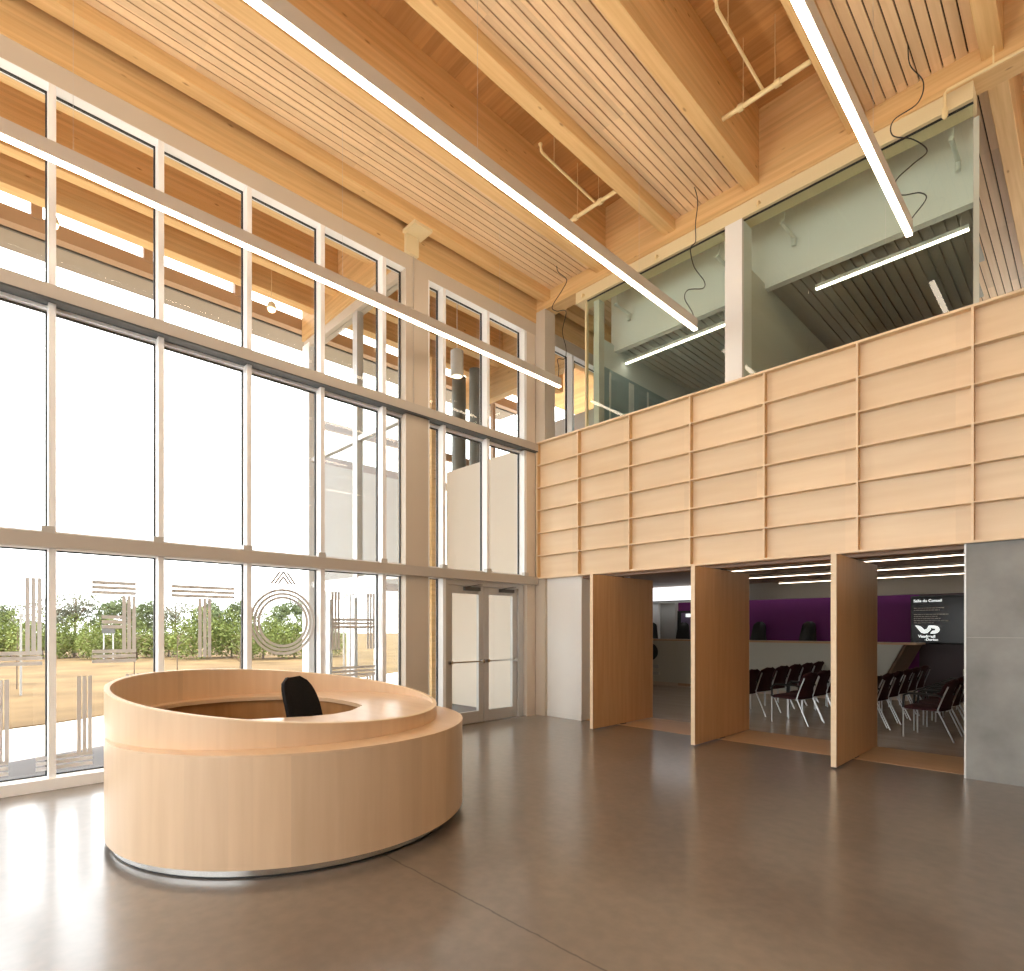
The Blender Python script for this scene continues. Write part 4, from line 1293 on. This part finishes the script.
# (u, distance, kind, scale)
for i, u in enumerate([-0.985, -0.93, -0.875, -0.82, -0.765, -0.71, -0.655, -0.60, -0.545, -0.49, -0.435, -0.38, -0.325]):
    plants.append((u, 29.5 + (i * 7 % 5) * 0.6, 'bush', 0.92 + (i * 13 % 7) * 0.06))
for u, ds, k, s in ((-0.90, 34, 'tree', 0.85), (-0.80, 33.5, 'bare', 0.95), (-0.765, 34, 'bare', 1.05), (-0.72, 35, 'tree', 1.0), (-0.66, 36, 'tree', 0.9), (-0.615, 36, 'tree', 0.95),
                    (-0.59, 34, 'bare', 0.9), (-0.555, 36, 'tree', 0.95), (-0.51, 35, 'tree', 0.85), (-0.46, 36, 'tree', 0.95), (-0.415, 35, 'tree', 0.95), (-0.36, 35, 'tree', 0.95), (-0.87, 36, 'bare', 0.9), (-0.95, 36, 'tree', 0.8)):
    plants.append((u, ds, k, s))
names = {'bush': 'bright green wild bush at the edge of the dry lawn', 'tree': 'green leafy tree behind the bushes', 'bare': 'thin half-bare tree behind the bushes'}
order = {}
for k in protos:
    us = sorted([p[0] for p in plants if p[2] == k])
    for j, u in enumerate(us):
        order[(k, u)] = j
for (u, ds, k, s) in plants:
    o = protos[k] if first[k] else copy_tree(protos[k])
    first[k] = False
    x, y = spot(u, ds)
    o.location = (x, y, 0.0)
    o.rotation_euler = (0, 0, u * 40)
    o.scale = (s, s, s)
    tag(o, '%s, %s from the left' % (names[k], ORD[order[(k, u)]] if order[(k, u)] < 13 else 'last'), k if k == 'bush' else 'tree', {'bush': 'wild bushes beyond the lawn', 'tree': 'trees beyond the lawn', 'bare': 'thin trees beyond the lawn'}[k])


def sapling(u, ds, h, lab, leafy):
    x, y = spot(u, ds)
    r_ = tag(empty('sapling', (x, y, 0)), lab, 'young tree', 'saplings on the lawn')
    m = MB(); m.tube([(x, y, 0), (x + 0.02, y, h * 0.6), (x, y + 0.02, h)], [0.016, 0.012, 0.005], 6)
    for k in range(7):
        a = rnd.uniform(0, 2 * PI); z = h * rnd.uniform(0.35, 0.9)
        m.tube([(x, y, z), (x + 0.28 * math.cos(a), y + 0.28 * math.sin(a), z + 0.25)], [0.007, 0.003], 5)
    m.build('stem', 'bark', r_)
    m = MB(); crown(m, (x, y, h * 0.72), 0.35, h * 0.28, leafy, 0.045)
    m.build('foliage', 'leaf_a', r_)


sapling(-0.865, 15.0, 1.6, 'leafy sapling on the lawn in the first window', 160)
sapling(-0.66, 15.5, 1.5, 'thin sapling on the lawn under the second pane letter', 60)
sapling(-0.585, 16.5, 1.5, 'thin sapling on the lawn in the third window', 40)
sapling(-0.475, 17.5, 1.5, 'thin sapling on the lawn in the fourth window', 40)
x, y = spot(-0.858, 13.6)
t = tag(empty('light_post', (x, y, 0)), 'slim white post at the edge of the white plaza', 'post')
MB().tube([(x, y, 0), (x, y, 1.85)], 0.022, 12).build('pole', 'white_metal', t, smooth=True)
MB().lathe([(0.03, 1.85), (0.06, 1.86), (0.06, 1.95), (0.02, 1.97)], (x, y), 16).build('lamp_head', 'white_metal', t, smooth=True)
x, y = spot(-0.705, 27.0)
t = tag(empty('sign_post', (x, y, 0)), 'small grey sign on two white posts before the bushes', 'sign')
for s in (-0.22, 0.22):
    MB().tube([(x + U_[0] * s, y + U_[1] * s, 0), (x + U_[0] * s, y + U_[1] * s, 1.7)], 0.03, 8).build('pole', 'white_metal', t, smooth=True)
sg = MB(); sg.box(-0.3, 0.3, -0.03, 0.03, 1.35, 1.75)
sg.xform(Matrix.Translation((x, y, 0)) @ Matrix.Rotation(R(45.63), 4, 'Z')); sg.build('board', 'dark_steel', t)
# canopy shade along the facade, painted as a darker strip of paving
struct(MB().prism([(-7.46, -8), (-7.46, 5.0), (-10.9, 5.0), (-9.55, 1.5), (-9.12, 0.45), (-8.6, -8)], -0.02, -0.012), 'ground_shade_strip', 'shade_and_floor_grey', 'painted canopy shade on the paving along the foot of the windows', 'paving')
